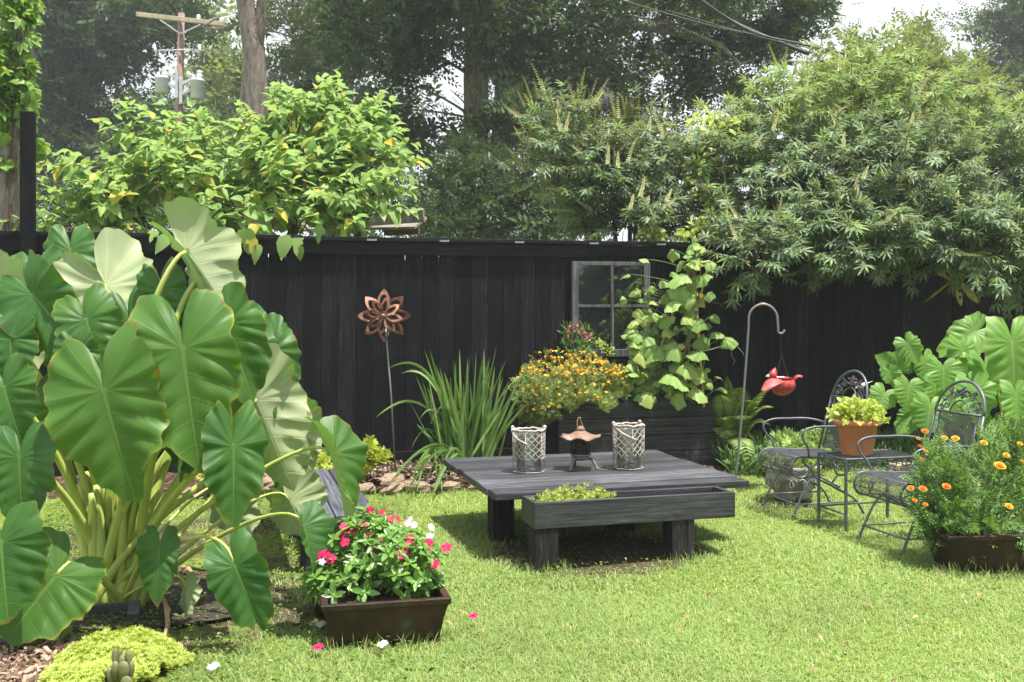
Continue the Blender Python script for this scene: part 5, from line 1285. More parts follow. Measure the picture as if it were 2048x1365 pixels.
# ================================================================ fern beside the planter
MAT['fern'] = leafmat('fern_frond', [(.20, .32, .08), (.26, .38, .11), (.33, .44, .16)], .42, .55, None, .2, 2, .3)
fb = Vector((2.05, 9.45, .03))
fern = thing('fern', 'pale green arching fern between the raised planter and the plant hook', 'plant', fb)
pin = leaf_t(.26, ((0, .5), (.4, 1), (1, 0)), .1, .12)
fronds = []
for px, py, s in ((1455, 752, .1), (1440, 790, .1), (1480, 775, .15), (1525, 800, .2), (1548, 815, .2), (1500, 850, .25), (1520, 905, .3), (1485, 840, .2), (1452, 840, .15), (1540, 850, .2), (1472, 900, .25), (1500, 935, .3), (1535, 780, .15), (1465, 800, .1), (1450, 880, .2), (1515, 830, .2), (1495, 800, .15)):
    q = P(px, py, 9.25+rg.normal()*.1); pts = bez(fb+V3(rg.normal()*.06, rg.normal()*.05, 0), fb.lerp(q, .4)+V3(0, 0, .25+s*.8), q, n=22)
    pa = np.array(pts); tn = nrm(np.gradient(pa, axis=0)); sd = nrm(np.cross(tn, UP)); nn = nrm(np.cross(sd, tn))
    for i in range(3, 23):
        t = i/22; L_ = .145*math.sin(PI*(.12+.86*t))**.8
        for g_ in (-1, 1): fronds.append(scatter(pin, [pa[i]], [sd[i]*g_+tn[i]*.35-UP*.12], [nn[i]], [[L_, L_]]))
V, F = join(fronds); npmesh('fronds', V, F, MAT['fern'], fern)
# ================================================================ plants in and around the raised planter
def bushy(root, lobes, per, T, mat, size, name='leaves', up=.5, out=.8, jit=.5, shell=.4, fn=None):
    O = []; Dn = []
    for (c, r) in lobes: p_, d_ = blob_pts(per, c, r, rg, shell); O.append(p_); Dn.append(d_)
    O = np.concatenate(O); Dn = np.concatenate(Dn)
    if fn is not None: k = fn(O); O, Dn = O[k], Dn[k]
    n = len(O); D = Dn*out+UP*up+rg.normal(size=(n, 3))*jit
    V, F = scatter(T, O, D, UP*.8+np.array([0, -.45, 0])+rg.normal(size=(n, 3))*.55, rg.uniform(size[0], size[1], n)); npmesh(name, V, F, mat, root)
    return O, Dn
MAT['daisyleaf'] = leafmat('dull_green_small_leaf', [(.15, .24, .06), (.20, .30, .08), (.27, .36, .11), (.18, .20, .07)], .3, .55, None, .2, 3, .5)
MAT['gold'] = leafmat('golden_floret', [(.72, .38, .015), (.78, .46, .03), (.66, .28, .012)], .25, .5, None, .2, 3, .2, (1.1, .9, .6))
yb = PLW(.05, .2, .57)
yel = thing('yellow_flowering_shrub', 'airy shrub of tiny golden flowers spilling over the left end of the planter', 'shrub', yb)
sprig = compose(leaf_t(.36, ((0, .3), (.5, 1), (1, 0)), .2, .1), [((0, y_, 0), (s, .55, .1), (0, 0, 1), .42) for y_ in (.1, .35, .6) for s in (-1, 1)]+[((0, .75, 0), (0, 1, 0), (0, 0, 1), .4)])
lob = [plob(1100, 765, 9.15, 62, 55, .18), plob(1165, 760, 9.2, 60, 52, .18), plob(1205, 765, 9.3, 40, 45, .16), plob(1085, 800, 8.95, 42, 45, .14), plob(1130, 800, 9.0, 60, 32, .15), plob(1200, 795, 9.2, 42, 25, .12), plob(1068, 825, 8.92, 28, 18, .1), plob(1115, 825, 8.93, 34, 16, .08)]
lob += [plob(1180, 815, 9.02, 50, 20, .1), plob(1140, 785, 9.0, 70, 40, .12), plob(1060, 790, 8.95, 30, 40, .12), plob(1225, 775, 9.2, 25, 40, .12)]
lob = [(c_+rg.normal(size=3)*.02, r_*np.array([1.12, 1.1, 1.05])) for c_, r_ in lob]
O, Dn = bushy(yel, lob, 330, sprig, MAT['daisyleaf'], (.035, .07), fn=lambda O: (O[:, 2] > .605+.05*np.sin(O[:, 0]*21)) | (O[:, 0] < .40))
stems(yel, yb, O[::22], .004, MAT['twig'])
k = (Dn[:, 2] > -.1) & (rg.random(len(O)) < np.where(O[:, 2] > .84, .48, .10)); Of = O[k]+Dn[k]*.015+np.array([0, -.02, .02]); Of = np.concatenate([Of, Of+rg.normal(size=Of.shape)*.012])
nn = np.array([0, -.4, 1])+rg.normal(size=(len(Of), 3))*.4
V, F = scatter(pet5[0], Of, np.cross(nn, rg.normal(size=(len(Of), 3))), nn, rg.uniform(.008, .014, len(Of))); npmesh('blossoms', V, F, MAT['gold'], yel)
sb = PLW(.30, .50, 1.0)
snap = thing('snapdragon_plant', 'small upright plant with pink snapdragon spikes in the rear planter box', 'plant', sb)
lob = [plob(1150, 690, 9.55, 32, 28, .1), plob(1165, 672, 9.55, 22, 22, .08), plob(1140, 665, 9.55, 18, 20, .07)]
lob += [plob(1150, 700, 9.5, 34, 24, .1)]
O, Dn = bushy(snap, lob, 170, leaf_t(.28), MAT['marileaf'], (.035, .06), up=.8)
stems(snap, sb, O[::20], .003, MAT['stem'])
MAT['rose'] = leafmat('rose_petal', [(.62, .20, .24), (.70, .34, .34), (.56, .10, .18)], .3, .5, None, .2, 3, .2, (1.1, .9, .9))
Of = []
for px, py in ((1140, 652), (1152, 648), (1168, 655), (1146, 670), (1160, 662), (1171, 665), (1135, 660), (1178, 668)):
    for z in range(7): Of.append(np.array(P(px+rg.normal()*2, py+z*2.4, 9.5)))
Of = np.array(Of); V, F = scatter(pet5[0], Of, rg.normal(size=Of.shape), np.array([0, -1, .6])+rg.normal(size=Of.shape)*.4, rg.uniform(.010, .016, len(Of))); npmesh('blossoms', V, F, MAT['rose'], snap)
tb_ = PLW(.60, .50, 1.0)
tiny = thing('seedling', 'tiny pale leaved seedling on the window sill', 'plant', tb_)
bushy(tiny, [plob(1216, 700, 9.52, 17, 12, .05), plob(1200, 688, 9.52, 8, 8, .03)], 60, leaf_t(.5), MAT['lime'], (.02, .035))
# bamboo teepee and cucumber vine
MAT['cuke'] = leafmat('cucumber_leaf', [(.22, .36, .09), (.28, .43, .12), (.34, .48, .16), (.18, .30, .07), (.38, .46, .13)], .42, .5, (.24, .34, .13), .25, 2.5, .4)
tee = thing('bamboo_teepee', 'bamboo cane teepee standing in the right half of the raised planter', 'trellis', PLW(1.15, .2, .57))
apex = P(1390, 505, 9.45)
for (px, py, Y), (ex, ey, eY) in (((1275, 822, 9.32), (1396, 490, 9.5)), ((1408, 815, 9.30), (1384, 500, 9.42)), ((1340, 812, 9.62), (1420, 522, 9.3)), ((1370, 812, 9.55), (1392, 492, 9.45))):
    m = MB(); a, b_ = P(px, py, Y), P(ex, ey, eY); pts = [a.lerp(b_, i/12) for i in range(13)]
    m.tube(pts, [.011+.002*(i % 3 == 0) for i in range(13)], 7); m.build('cane', MAT['bamboo'], tee, smooth=True)
m = MB(); m.tube([P(1370, 532, 9.35), P(1420, 523, 9.3)], .012, 7); m.build('crossbar', MAT['bamboo'], tee, smooth=True)
vinec = thing('cucumber_vine', 'broad leaved cucumber vine climbing the bamboo teepee', 'vine', PLW(1.1, .22, .57))
ol = []
for k in range(20):
    a = 2*PI*k/20; r_ = .5*(1+.13*math.cos(5*a)+.05*math.cos(10*a)); 
    if k == 0: r_ *= .35
    ol.append((r_*math.sin(a), .42-r_*math.cos(a)*1.02, -.10*(r_/.5)**2+.03*math.cos(5*a)+.025*math.sin(3*a)))
def ringleaf(ol, c, zc, rings=3):
    ol = np.array(ol); n_ = len(ol); V = [(c[0], c[1], zc)]; F = []
    for j in range(1, rings+1):
        q = j/rings
        for k, (x, y, z) in enumerate(ol): V.append((c[0]+(x-c[0])*q, c[1]+(y-c[1])*q, zc+(z-zc)*q**2+.035*math.sin(PI*q)*abs(math.cos(2.5*2*PI*k/n_))))
    for k in range(n_): F.append((0, 1+k, 1+(k+1) % n_))
    for j in range(rings-1):
        for k in range(n_):
            a, b_ = 1+j*n_+k, 1+j*n_+(k+1) % n_; F += [(a, a+n_, b_+n_), (a, b_+n_, b_)]
    return np.array(V), np.array(F)
ol = []
for k in range(40):
    a = 2*PI*k/40; r_ = .5*(1+.11*math.cos(5*a)+.03*math.cos(10*a)+.03*math.cos(20*a)); r_ *= min(1, .28+.72*min(k, 40-k)/3.5)
    ol.append((r_*math.sin(a), .42-r_*math.cos(a)*1.02, -.22*(r_/.5)**2+.05*math.cos(5*a)+.06*math.sin(3*a+1)))
cukeleaf = ringleaf(ol, (0, .10), .02)
ctr = []
spots = [(1385, 500, 30), (1350, 515, 28), (1362, 535, 26), (1408, 505, 22), (1340, 560, 30), (1375, 570, 44), (1410, 565, 34), (1420, 535, 26), (1330, 600, 30), (1360, 590, 36), (1345, 620, 36), (1398, 622, 46), (1425, 595, 22), (1335, 645, 30), (1365, 650, 36), (1405, 655, 34), (1430, 640, 22), (1312, 665, 26), (1325, 720, 50), (1360, 715, 50), (1400, 690, 32), (1425, 680, 30), (1445, 692, 30), (1405, 725, 42), (1335, 775, 54), (1370, 745, 38), (1300, 700, 34), (1280, 720, 34), (1262, 740, 26), (1290, 690, 30), (1270, 700, 28), (1275, 650, 26), (1255, 668, 24), (1270, 630, 22), (1300, 640, 22), (1282, 765, 30), (1300, 800, 34), (1345, 805, 34), (1385, 795, 40), (1380, 770, 34), (1265, 790, 26), (1410, 755, 30), (1425, 775, 24), (1310, 745, 30), (1385, 545, 26), (1318, 575, 24), (1300, 590, 20), (1260, 560, 22), (1272, 590, 22), (1255, 610, 20)]
for px, py, s in spots:
    dpt = 9.22 if s > 30 else 9.35+rg.uniform(-.1, .15)
    ctr.append((px, py, dpt, s)); 
for (a, b_) in (((1275, 815), (1395, 500)), ((1408, 810), (1384, 500)), ((1340, 812), (1400, 530))):
    for i in range(32):
        t = rg.random()**1.2; ctr.append((a[0]+(b_[0]-a[0])*t+rg.normal()*20*(1.2-t), a[1]+(b_[1]-a[1])*t+rg.normal()*10, 9.40+rg.normal()*.10, rg.uniform(12, 24)))
for i in range(110): ctr.append((1258+abs(rg.normal())*45, 800-abs(rg.normal())*90, 9.38+rg.normal()*.1, rg.uniform(13, 26)))
O = np.array([P(a, b_-c*.5, d) for a, b_, d, c in ctr]); n = len(O); S = np.array([c/FPX*9.3*1.12 for *_, c in ctr])
D = np.stack([rg.normal(size=n)*.7, -.55+rg.normal(size=n)*.4, -.45+rg.normal(size=n)*.35], 1); N = np.stack([rg.normal(size=n)*.45, -.6+rg.normal(size=n)*.35, 1.0+rg.normal(size=n)*.3], 1)
V, F = scatter(cukeleaf, O, D, N, np.stack([S*rg.uniform(.75, 1.1, n), S*rg.uniform(.8, 1.1, n)], 1)); npmesh('leaves', V, F, MAT['cuke'], vinec)
m = MB()
for i in range(0, n, 1):
    t = min(1, max(0, (815-ctr[i][1])/320)); ax = P(1275+120*t if ctr[i][0] < 1345 else 1408-20*t, ctr[i][1]+14, 9.42)
    m.tube(bez(ax, ax.lerp(Vector(O[i]), .5)+V3(0, -.02, .04), Vector(O[i]), n=5), .0035, 4)
for a, b_, s in (((1275, 815), (1396, 495), 1), ((1408, 810), (1384, 500), -1), ((1340, 812), (1400, 520), 1)):
    m.tube([P(a[0]+(b_[0]-a[0])*t+7*math.sin(t*16)*s, a[1]+(b_[1]-a[1])*t, 9.36+.03*math.cos(t*16)) for t in np.linspace(0, 1, 40)], .0045, 5)
m.tube([P(x, y, 9.2) for x, y in ((1395, 705), (1420, 700), (1440, 694), (1462, 690), (1475, 694), (1485, 705), (1488, 712))], .004, 5)
m.build('stems', MAT['stem'], vinec, smooth=True)
m = MB()
for pts in (((1455, 690), (1462, 702), (1464, 715), (1470, 722), (1466, 730)), ((1300, 568), (1308, 566), (1312, 574), (1306, 580)), ((1320, 600), (1316, 615), (1308, 628), (1314, 634)), ((1425, 605), (1440, 608), (1446, 616)), ((1284, 575), (1290, 580), (1300, 578))):
    m.tube([P(x, y, 9.25) for x, y in pts], .0025, 4)
m.build('tendrils', MAT['stem'], vinec, smooth=True)
Of = np.array([P(x, y, 9.2) for x, y in ((1403, 592), (1290, 650), (1346, 708), (1340, 790))]); V, F = scatter(pet5[0], Of, rg.normal(size=Of.shape), np.array([0, -1, .5])+rg.normal(size=Of.shape)*.3, [.022]*4); npmesh('blossoms', V, F, MAT['amber'], vinec)

# plants in the trough, the terracotta pot and the stone planter
MAT['yellowgreen'] = leafmat('yellow_green_leaf', [(.38, .50, .09), (.46, .55, .12), (.30, .42, .08), (.52, .58, .18)], .4, .45, None, .3, 4, .3)
q = TRW(.20, .10, .30)
sed = thing('trailing_sedum', 'pale green creeping sedum growing in the left end of the table trough', 'plant', q)
lob = [(np.array(TRW(a, .10+b_, .352)), np.array([.10, .08, .065+.03*c])) for a, b_, c in ((.10, 0, .5), (.20, .0, 1), (.30, .01, 1), (.40, 0, .6), (.24, .06, 1.3), (.36, .05, 1.2), (.14, -.03, .2), (.44, -.02, .1))]
bushy(sed, lob, 75, star, MAT['yellowgreen'], (.014, .026), up=.8)
pl_ = thing('pot_plant', 'dome of bright yellow green leaves in the terracotta pot', 'plant', tp+V3(0, 0, .21))
c = np.array(tp+V3(0, 0, .235)); O, Dn = bushy(pl_, [(c+np.array([0, 0, .0]), np.array([.185, .16, .10])), (c+np.array([.01, 0, .04]), np.array([.15, .13, .10]))], 420, leaf_t(.6), MAT['yellowgreen'], (.035, .058), up=.5, shell=.3, fn=lambda O: O[:, 2] > c[2]-.015)
stems(pl_, Vector(c), O[::30], .003, MAT['stem'])
sl_ = thing('leafy_plant', 'light green leafy plant filling the carved stone planter', 'plant', sp0+V3(0, 0, .23))
c = np.array(sp0+V3(0, 0, .24)); lf_ = bushy(sl_, [(c, np.array([.19, .15, .09])), (c+np.array([.06, .05, .06]), np.array([.16, .13, .12]))], 150, compose(leaf_t(.36), [((0, 0, 0), (s, .6, .2), (0, 0, 1), 1) for s in (-1, -.3, .3, 1)]), MAT['cuke'], (.04, .07), fn=lambda O: O[:, 2] > c[2]-.03)
# golden shrubs by the fence and the low greenery along its foot
MAT['golden'] = leafmat('golden_shrub_leaf', [(.34, .41, .05), (.44, .48, .07), (.27, .36, .05)], .35, .45, None, .3, 3, .25)
for lab, lobes, b in (('small golden leaved shrub at the foot of the fence right of the bench', [plob(728, 915, 8.3, 22, 22, .1), plob(755, 918, 8.3, 18, 12, .08), plob(735, 898, 8.3, 12, 12, .06), plob(715, 945, 8.25, 20, 20, .08)], P(725, 975, 8.3)),
                      ('small golden leaved shrub seen between the elephant ear leaves and the bench', [plob(640, 930, 8.1, 22, 22, .1), plob(590, 940, 8.1, 20, 22, .1), plob(575, 915, 8.1, 12, 16, .07), plob(455, 925, 7.9, 26, 26, .12), plob(430, 960, 7.9, 24, 18, .12)], P(560, 985, 8.1))):
    b.z = .05; g_ = thing('golden_shrub', lab, 'shrub', b)
    lobes = [(c_, r_*.8) for c_, r_ in lobes]
    O, Dn = bushy(g_, lobes, 55, compose(leaf_t(.45), [((0, y_, 0), (s, .7, .1), (0, 0, 1), .5) for y_ in (0, .3, .6) for s in (-1, 1)]), MAT['golden'], (.06, .10)); stems(g_, b, O[::12], .003, MAT['twig'])
O = []; 
n = 5200; x = rg.uniform(1.9, 5.4, n); yv = fence_y(x)-rg.uniform(.05, 1.0, n); O = np.stack([x, yv, rg.uniform(.02, .16, n)*np.clip((yv-(fence_y(x)-1.05))/.5, .1, 1)], 1)
MAT['mondo'] = leafmat('dark_border_grass', [(.05, .11, .022), (.08, .16, .03), (.12, .20, .04)], .3, .5, None, .25, 2, .5)
V, F = scatter(leaf_t(.14, droop=.35), O, np.stack([rg.normal(size=n)*.6, rg.normal(size=n)*.6-.1, np.ones(n)], 1), np.stack([rg.normal(size=n), -np.ones(n), rg.normal(size=n)*.3], 1), rg.uniform(.08, .2, n))
tagp(npmesh('border_grass', V, F, MAT['mondo']), kind='stuff')
b = P(1600, 950, 8.9); b.z = 0
gcv = thing('groundcover_plant', 'low light green leafy plant between the plant hook and the iron chair', 'plant', b)
bushy(gcv, [plob(1580, 890, 9.0, 40, 24, .2), plob(1625, 885, 9.0, 30, 26, .2), plob(1560, 915, 8.9, 30, 20, .15)], 150, compose(leaf_t(.3), [((0, 0, 0), (s, .6, .2), (0, 0, 1), 1) for s in (-1.2, -.4, .4, 1.2)]), MAT['cuke'], (.05, .085))

def shoots(lobes, counts, ln, nleaf, opp, up, out, jit, flt, u0=.3):
    """leaf bearing twigs springing from the crown: returns leaf origins, directions, normals, sizes 0-1, twig curves, tips"""
    LO, LD, LN, LS, TW, TIP, LI = [], [], [], [], [], [], []
    for li, ((c, r), k) in enumerate(zip(lobes, counts)):
        for _ in range(k):
            d = nrm(rg.normal(size=(1, 3)))[0]; p = c+d*r*rg.uniform(u0, .92); dr = d*np.array(r)/max(r)*out+UP*up+rg.normal(size=3)*jit; dr /= np.linalg.norm(dr)
            L_ = rg.uniform(*ln); e = p+dr*L_; mid = p+dr*L_*.55+UP*.05*L_; pts = [p*(1-t)**2+mid*2*t*(1-t)+(e-UP*.10*L_)*t*t for t in np.linspace(0, 1, 6)]
            if not flt(np.array(pts)): continue
            TW.append(pts); TIP.append((pts[-1], pts[-1]-pts[-2], d)); a0 = rg.uniform(0, 6)
            for i in range(nleaf):
                t = .18+.82*(i+.5)/nleaf; q = pts[min(4, int(t*5))]*(1-(t*5-min(4, int(t*5))))+pts[min(4, int(t*5))+1]*(t*5-min(4, int(t*5)))
                ax = nrm(np.cross(dr, UP+rg.normal(size=(1, 3))*.1))[0]; bx = np.cross(ax, dr)
                for g_ in ((0, PI) if opp else (0,)):
                    th = a0+i*(PI/2 if opp else 2.4)+g_; sd = ax*math.cos(th)+bx*math.sin(th)*.55
                    LO.append(q); LD.append(sd*.9+dr*(.35+.6*t)+rg.normal(size=3)*.18-UP*.18); LN.append(UP*1.0+dr*.3+np.array([0, -.3, 0])+rg.normal(size=3)*.3); LS.append((1-.45*t)*rg.uniform(.75, 1.1)); LI.append(li)
    return np.array(LO), np.array(LD), np.array(LN), np.array(LS), TW, TIP, np.array(LI)
def clear_of_fence(p): return not np.any((np.abs(p[:, 1]-fence_y(p[:, 0])) < .14) & (p[:, 2] < 2.14)) and np.all(p[:, 2] > .9)
# ================================================================ mulberry-like shrub over the fence
MAT['mulb'] = leafmat('paper_mulberry_leaf', [(.21, .34, .08), (.26, .40, .10), (.31, .44, .13), (.38, .49, .20), (.23, .37, .085), (.55, .46, .07), (.28, .41, .11), (.26, .39, .10), (.33, .46, .15), (.18, .32, .09), (.22, .35, .10), (.27, .40, .13), (.19, .33, .09), (.21, .33, .09), (.26, .38, .12), (.18, .30, .085), (.24, .37, .11), (.50, .42, .05), (.25, .37, .11)], .45, .5, (.36, .46, .22), .25, 1.2, .4, (1.0, 1.15, .6))
curled = leaf_t(.55, ((0, .15), (.18, .85), (.42, 1), (.7, .68), (.9, .25), (1, 0)), .55, .35)
flat_ = leaf_t(.62, ((0, .2), (.18, .9), (.42, 1), (.7, .66), (.9, .22), (1, 0)), .22, .25)
lobed = fan([(0, 0, 0), (.22, -.04, .03), (.36, .14, .06), (.40, .36, .05), (.30, .34, .03), (.16, .40, .01), (.16, .58, 0), (.14, .78, -.05), (0, 1, -.14), (-.14, .78, -.05), (-.13, .56, 0), (-.18, .42, .01), (-.30, .38, .03), (-.40, .38, .05), (-.36, .12, .06), (-.22, -.05, .03)], -.02, (0, .34))
mb0 = Vector((-2.4, 10.3, 0))
mul = thing('mulberry_shrub', 'sprawling light green mulberry shrub with yellowing leaves hanging over the fence', 'shrub', mb0)
lobes = [plob(600, 250, 10.3, 130, 80, .6), plob(690, 215, 10.4, 85, 50, .5), plob(590, 190, 10.4, 70, 42, .4), plob(330, 270, 10.3, 85, 55, .5), plob(430, 310, 10.2, 150, 85, .7), plob(250, 340, 10.1, 110, 55, .6), plob(150, 400, 10.0, 75, 45, .5), plob(350, 400, 9.9, 200, 60, .6), plob(600, 380, 9.9, 150, 70, .6), plob(720, 330, 10.2, 85, 90, .5), plob(760, 290, 10.3, 50, 60, .4), plob(765, 385, 10.1, 45, 30, .3), plob(170, 450, 9.6, 95, 22, .35), plob(480, 455, 9.5, 150, 20, .35), plob(720, 420, 9.7, 90, 40, .4), plob(690, 450, 9.55, 60, 18, .3)]
wts = [150, 60, 45, 75, 190, 95, 60, 190, 190, 125, 55, 30, 50, 60, 70, 30]
lobes = [(c-np.array([.10 if c[0] > -1.7 else 0.0, 0, .16 if i < 7 else .04]), r*np.array([.84, .9, .80])) for i, (c, r) in enumerate(lobes)]
O, D, N, S, TW, TIP, LI = shoots(lobes, [int(k*.36) for k in wts], (.32, .56), 8, False, .5, .9, .35, clear_of_fence)
S = S*rg.uniform(.15, .26, len(S)); D[:, 2] -= .30; typ = rg.random(len(S))
EXT = [(505, 478), (575, 470), (592, 478), (598, 490), (520, 490), (310, 462), (340, 470), (490, 460), (250, 465), (455, 470), (640, 455)]
E = np.array([P(x, y, (9.44/(1-.236*(x-CX)/FPX))-.14) for x, y in EXT]); O = np.concatenate([O, E]); D = np.concatenate([D, np.array([0, -.2, -1])+rg.normal(size=(len(EXT), 3))*.25]); N = np.concatenate([N, np.tile([0, -1, .4], (len(EXT), 1))])
S = np.concatenate([S, rg.uniform(.12, .23, len(EXT))]); typ = np.concatenate([typ, np.resize([.95, .6, .9, .7, .2], len(EXT))])
parts = [scatter(T, O[m_], D[m_], N[m_], S[m_]) for T, m_ in ((curled, typ < .45), (flat_, (typ >= .45) & (typ < .8)), (lobed, typ >= .8))]
V, F = join(parts); npmesh('leaves', V, F, MAT['mulb'], mul)
m = MB()
for (c, r) in lobes[:12]:
    c = Vector(c); b = mb0+V3((c.x-mb0.x)*.25, (c.y-mb0.y)*.5, .3); m.tube(bez(b, b.lerp(c, .5)+V3(0, 0, .3), c, n=8), [.028-.02*i/8 for i in range(9)], 6)
    for j in range(9):
        d = Vector(nrm(rg.normal(size=(1, 3)))[0]); e = c+Vector((d.x*r[0], d.y*r[1], d.z*r[2]))*.95; m.tube(bez(c.lerp(b, .2), c.lerp(e, .5)+V3(0, 0, .05), e, n=5), [.009-.006*i/5 for i in range(6)], 5)
for tw in TW: m.tube([Vector(q) for q in tw], [.006-.0008*i for i in range(6)], 4, caps=False)
m.build('branches', MAT['twig'], mul, smooth=True)

# ================================================================ chaste trees (palmate leaves, flower spikes)
MAT['vitex'] = leafmat('chaste_tree_leaf', [(.11, .18, .10), (.155, .235, .125), (.21, .29, .15), (.09, .16, .085), (.24, .33, .13)], .32, .5, (.20, .26, .17), .3, .7, .5, (1.2, 1.15, .6))
MAT['vitex_top'] = leafmat('young_chaste_tree_leaf', [(.20, .31, .09), (.25, .37, .11), (.16, .26, .085), (.31, .43, .13)], .42, .5, (.25, .33, .17), .25, .8, .45)
MAT['spike'] = leafmat('chaste_tree_seed_spike', [(.34, .34, .17), (.44, .42, .24), (.28, .31, .14)], .2, .7, None, .15)
MAT['purple'] = leafmat('lavender_spike', [(.26, .22, .48), (.34, .30, .56)], .2, .7, None, .15)
lfl = leaf_t(.17, ((0, .15), (.35, .9), (.6, 1), (1, 0)), .3, .22)
palm = compose(lfl, [((0, 0, 0), (math.sin(a), math.cos(a), -.12*abs(a)), (0, 0, 1), s) for a, s in ((0, 1), (.62, .88), (-.62, .88), (1.25, .6), (-1.25, .6))])
bead = fan([(.5*math.cos(a), .5*math.sin(a), 0) for a in np.linspace(0, 2*PI, 6)[:-1]], .35)
def spikes(root, tips, mat, name, ln=.26):
    parts = []
    for p_, d_ in tips:
        L_ = ln*rg.uniform(.6, 1.25); d_ = d_/np.linalg.norm(d_); nb = 11
        for i in range(nb):
            t = i/nb; c = p_+d_*L_*t; w_ = .020*(1.1-.75*t)
            aa = rg.uniform(0, 6); ax = nrm(np.cross(d_, rg.normal(size=(1, 3))))[0]; bx = np.cross(d_, ax)
            dirs = np.array([ax*math.cos(aa+k_*2.09)+bx*math.sin(aa+k_*2.09)+d_*.5 for k_ in range(3)])
            parts.append(scatter(kite_t(1.1, .3), np.tile(c, (3, 1)), dirs, np.tile(d_, (3, 1)), [w_*1.5]*3))
        parts.append(scatter(kite_t(.035, .2), [p_], [d_], [rg.normal(size=3)], [[L_, L_]]))
    V, F = join(parts); return npmesh(name, V, F, mat, root)
def chaste(label, base, lobes, nper, size, nsp, ntop, seed, purple=0, spk=None, KM=1.0, SP=.5, SH=.10):
    t = thing('chaste_tree', label, 'tree', base, 0, 'chaste trees beyond the fence')
    lobes = [(c+np.array([SH, 0, -.13]), r*np.array([.88, .9, .86])) for c, r in lobes]
    O, D, N, S, TW, TIP, LI = shoots(lobes, [max(3, int(k*KM*.19)) for k in nper], (.26, .5), 4, True, .25, 1.0, .35, clear_of_fence)
    young = (LI >= len(lobes)-ntop) if ntop else np.zeros(len(O), bool)
    young |= rg.random(len(O)) < .12; S = size[0]+(size[1]-size[0])*S
    for nm_, msk, mt in (('leaves', ~young, 'vitex'), ('young_leaves', young, 'vitex_top')):
        V, F = scatter(palm, O[msk], D[msk], N[msk], S[msk]); npmesh(nm_, V, F, MAT[mt], t)
    tips = [(e, dd/np.linalg.norm(dd)+UP*.5+rg.normal(size=3)*.15) for e, dd, od in TIP if od[1] < .5 and od[2] > -.4 and rg.random() < SP]
    for px, py, Y, dx in (spk or []): tips.append((np.array(P(px, py, Y)), np.array([dx, 0, 1.0])))
    spikes(t, tips, MAT['spike'], 'sprays')
    if purple: spikes(t, [(np.array(P(px, py, 10.6)), np.array([.05, 0, 1])) for px, py in purple], MAT['purple'], 'blossoms', .2)
    m = MB(); b0 = Vector(base)
    for (c, r) in lobes:
        c = Vector(c); via = V3(b0.x+(c.x-b0.x)*.75, max(c.y, fence_y(c.x)+.45), max(c.z*.9, 2.75)); m.tube(bez(b0+V3((c.x-b0.x)*.1, 0, .05), b0.lerp(via, .5)+V3(0, 0, .3), via, n=10)+bez(via, via.lerp(c, .5)+V3(0, 0, .12), c, n=5)[1:], [.04-.030*i/15 for i in range(16)], 7)
        for j in range(8):
            d = Vector(nrm(rg.normal(size=(1, 3)))[0]); e = c+Vector((d.x*r[0], d.y*r[1], d.z*r[2]))*.9; m.tube(bez(c.lerp(via, .15), c.lerp(e, .5), e, n=5), [.012-.008*i/5 for i in range(6)], 5)
    for tw in TW: m.tube([Vector(q) for q in tw], [.0055-.0007*i for i in range(6)], 4, caps=False)
    m.build('branches', MAT['twig'], t, smooth=True)
    return t
lobes = [plob(1105, 225, 10.6, 58, 48, .4), plob(1130, 290, 10.5, 78, 55, .5), plob(1190, 350, 10.5, 90, 75, .6), plob(1260, 300, 10.6, 95, 75, .6), plob(1340, 330, 10.7, 75, 80, .6), plob(1240, 420, 10.4, 110, 55, .6), plob(1350, 420, 10.5, 70, 55, .5), plob(1090, 300, 10.4, 40, 30, .25)]
sp_ = [(1050+i*14, 215-20*math.sin(i*.9)+i*1.5, 10.5, -.45+.09*i) for i in range(10)]+[(1180+rg.uniform(-10, 160), rg.uniform(220, 280), 10.5, rg.normal()*.2) for i in range(34)]+[(1050, 262, 10.3, -.5), (1042, 326, 10.2, -.9), (1050, 345, 10.2, -.8), (1070, 290, 10.3, -.3)]
chaste('chaste tree with many upright tan seed spikes just right of the dark oak trunk', (2.0*.62, 10.9, 0), lobes, [180, 280, 460, 410, 330, 410, 250, 55], (.085, .145), 190, 0, 1, [(1208, 205), (1213, 210), (1221, 208), (1200, 214), (1285, 245), (1292, 250), (1335, 240)], sp_)
lobes = [plob(1500, 330, 10.6, 120, 95, .8), plob(1640, 330, 10.4, 150, 110, .9), plob(1800, 330, 10.4, 160, 110, 1.0), plob(1960, 340, 10.5, 130, 120, 1.0), plob(1700, 420, 9.9, 170, 65, .7), plob(1880, 430, 9.9, 150, 75, .7), plob(1480, 440, 10.0, 75, 60, .5), plob(1505, 490, 9.4, 45, 44, .28), plob(1690, 462, 9.6, 60, 36, .35), plob(1800, 462, 9.6, 80, 40, .4), plob(1930, 465, 9.7, 90, 50, .4), plob(2030, 480, 9.7, 50, 70, .4), plob(1600, 470, 9.8, 90, 30, .4), plob(1430, 300, 10.7, 70, 60, .5), plob(2080, 380, 10.5, 90, 130, .8),
         plob(1560, 210, 10.9, 90, 70, .7), plob(1690, 190, 11.0, 110, 80, .8), plob(1820, 200, 11.2, 110, 80, .8), plob(1960, 250, 11.0, 110, 60, .8), plob(1470, 260, 11.0, 80, 50, .5), plob(1730, 120, 11.3, 90, 45, .5)]
chaste('large spreading chaste tree hanging over the fence above the iron chairs', (3.6, 11.0, 0), lobes, [230, 330, 360, 330, 330, 330, 130, 85, 100, 150, 170, 130, 120, 100, 200, 150, 190, 190, 170, 90, 70], (.09, .155), 620, 6, 2, KM=2.4, SP=.16, SH=.03)
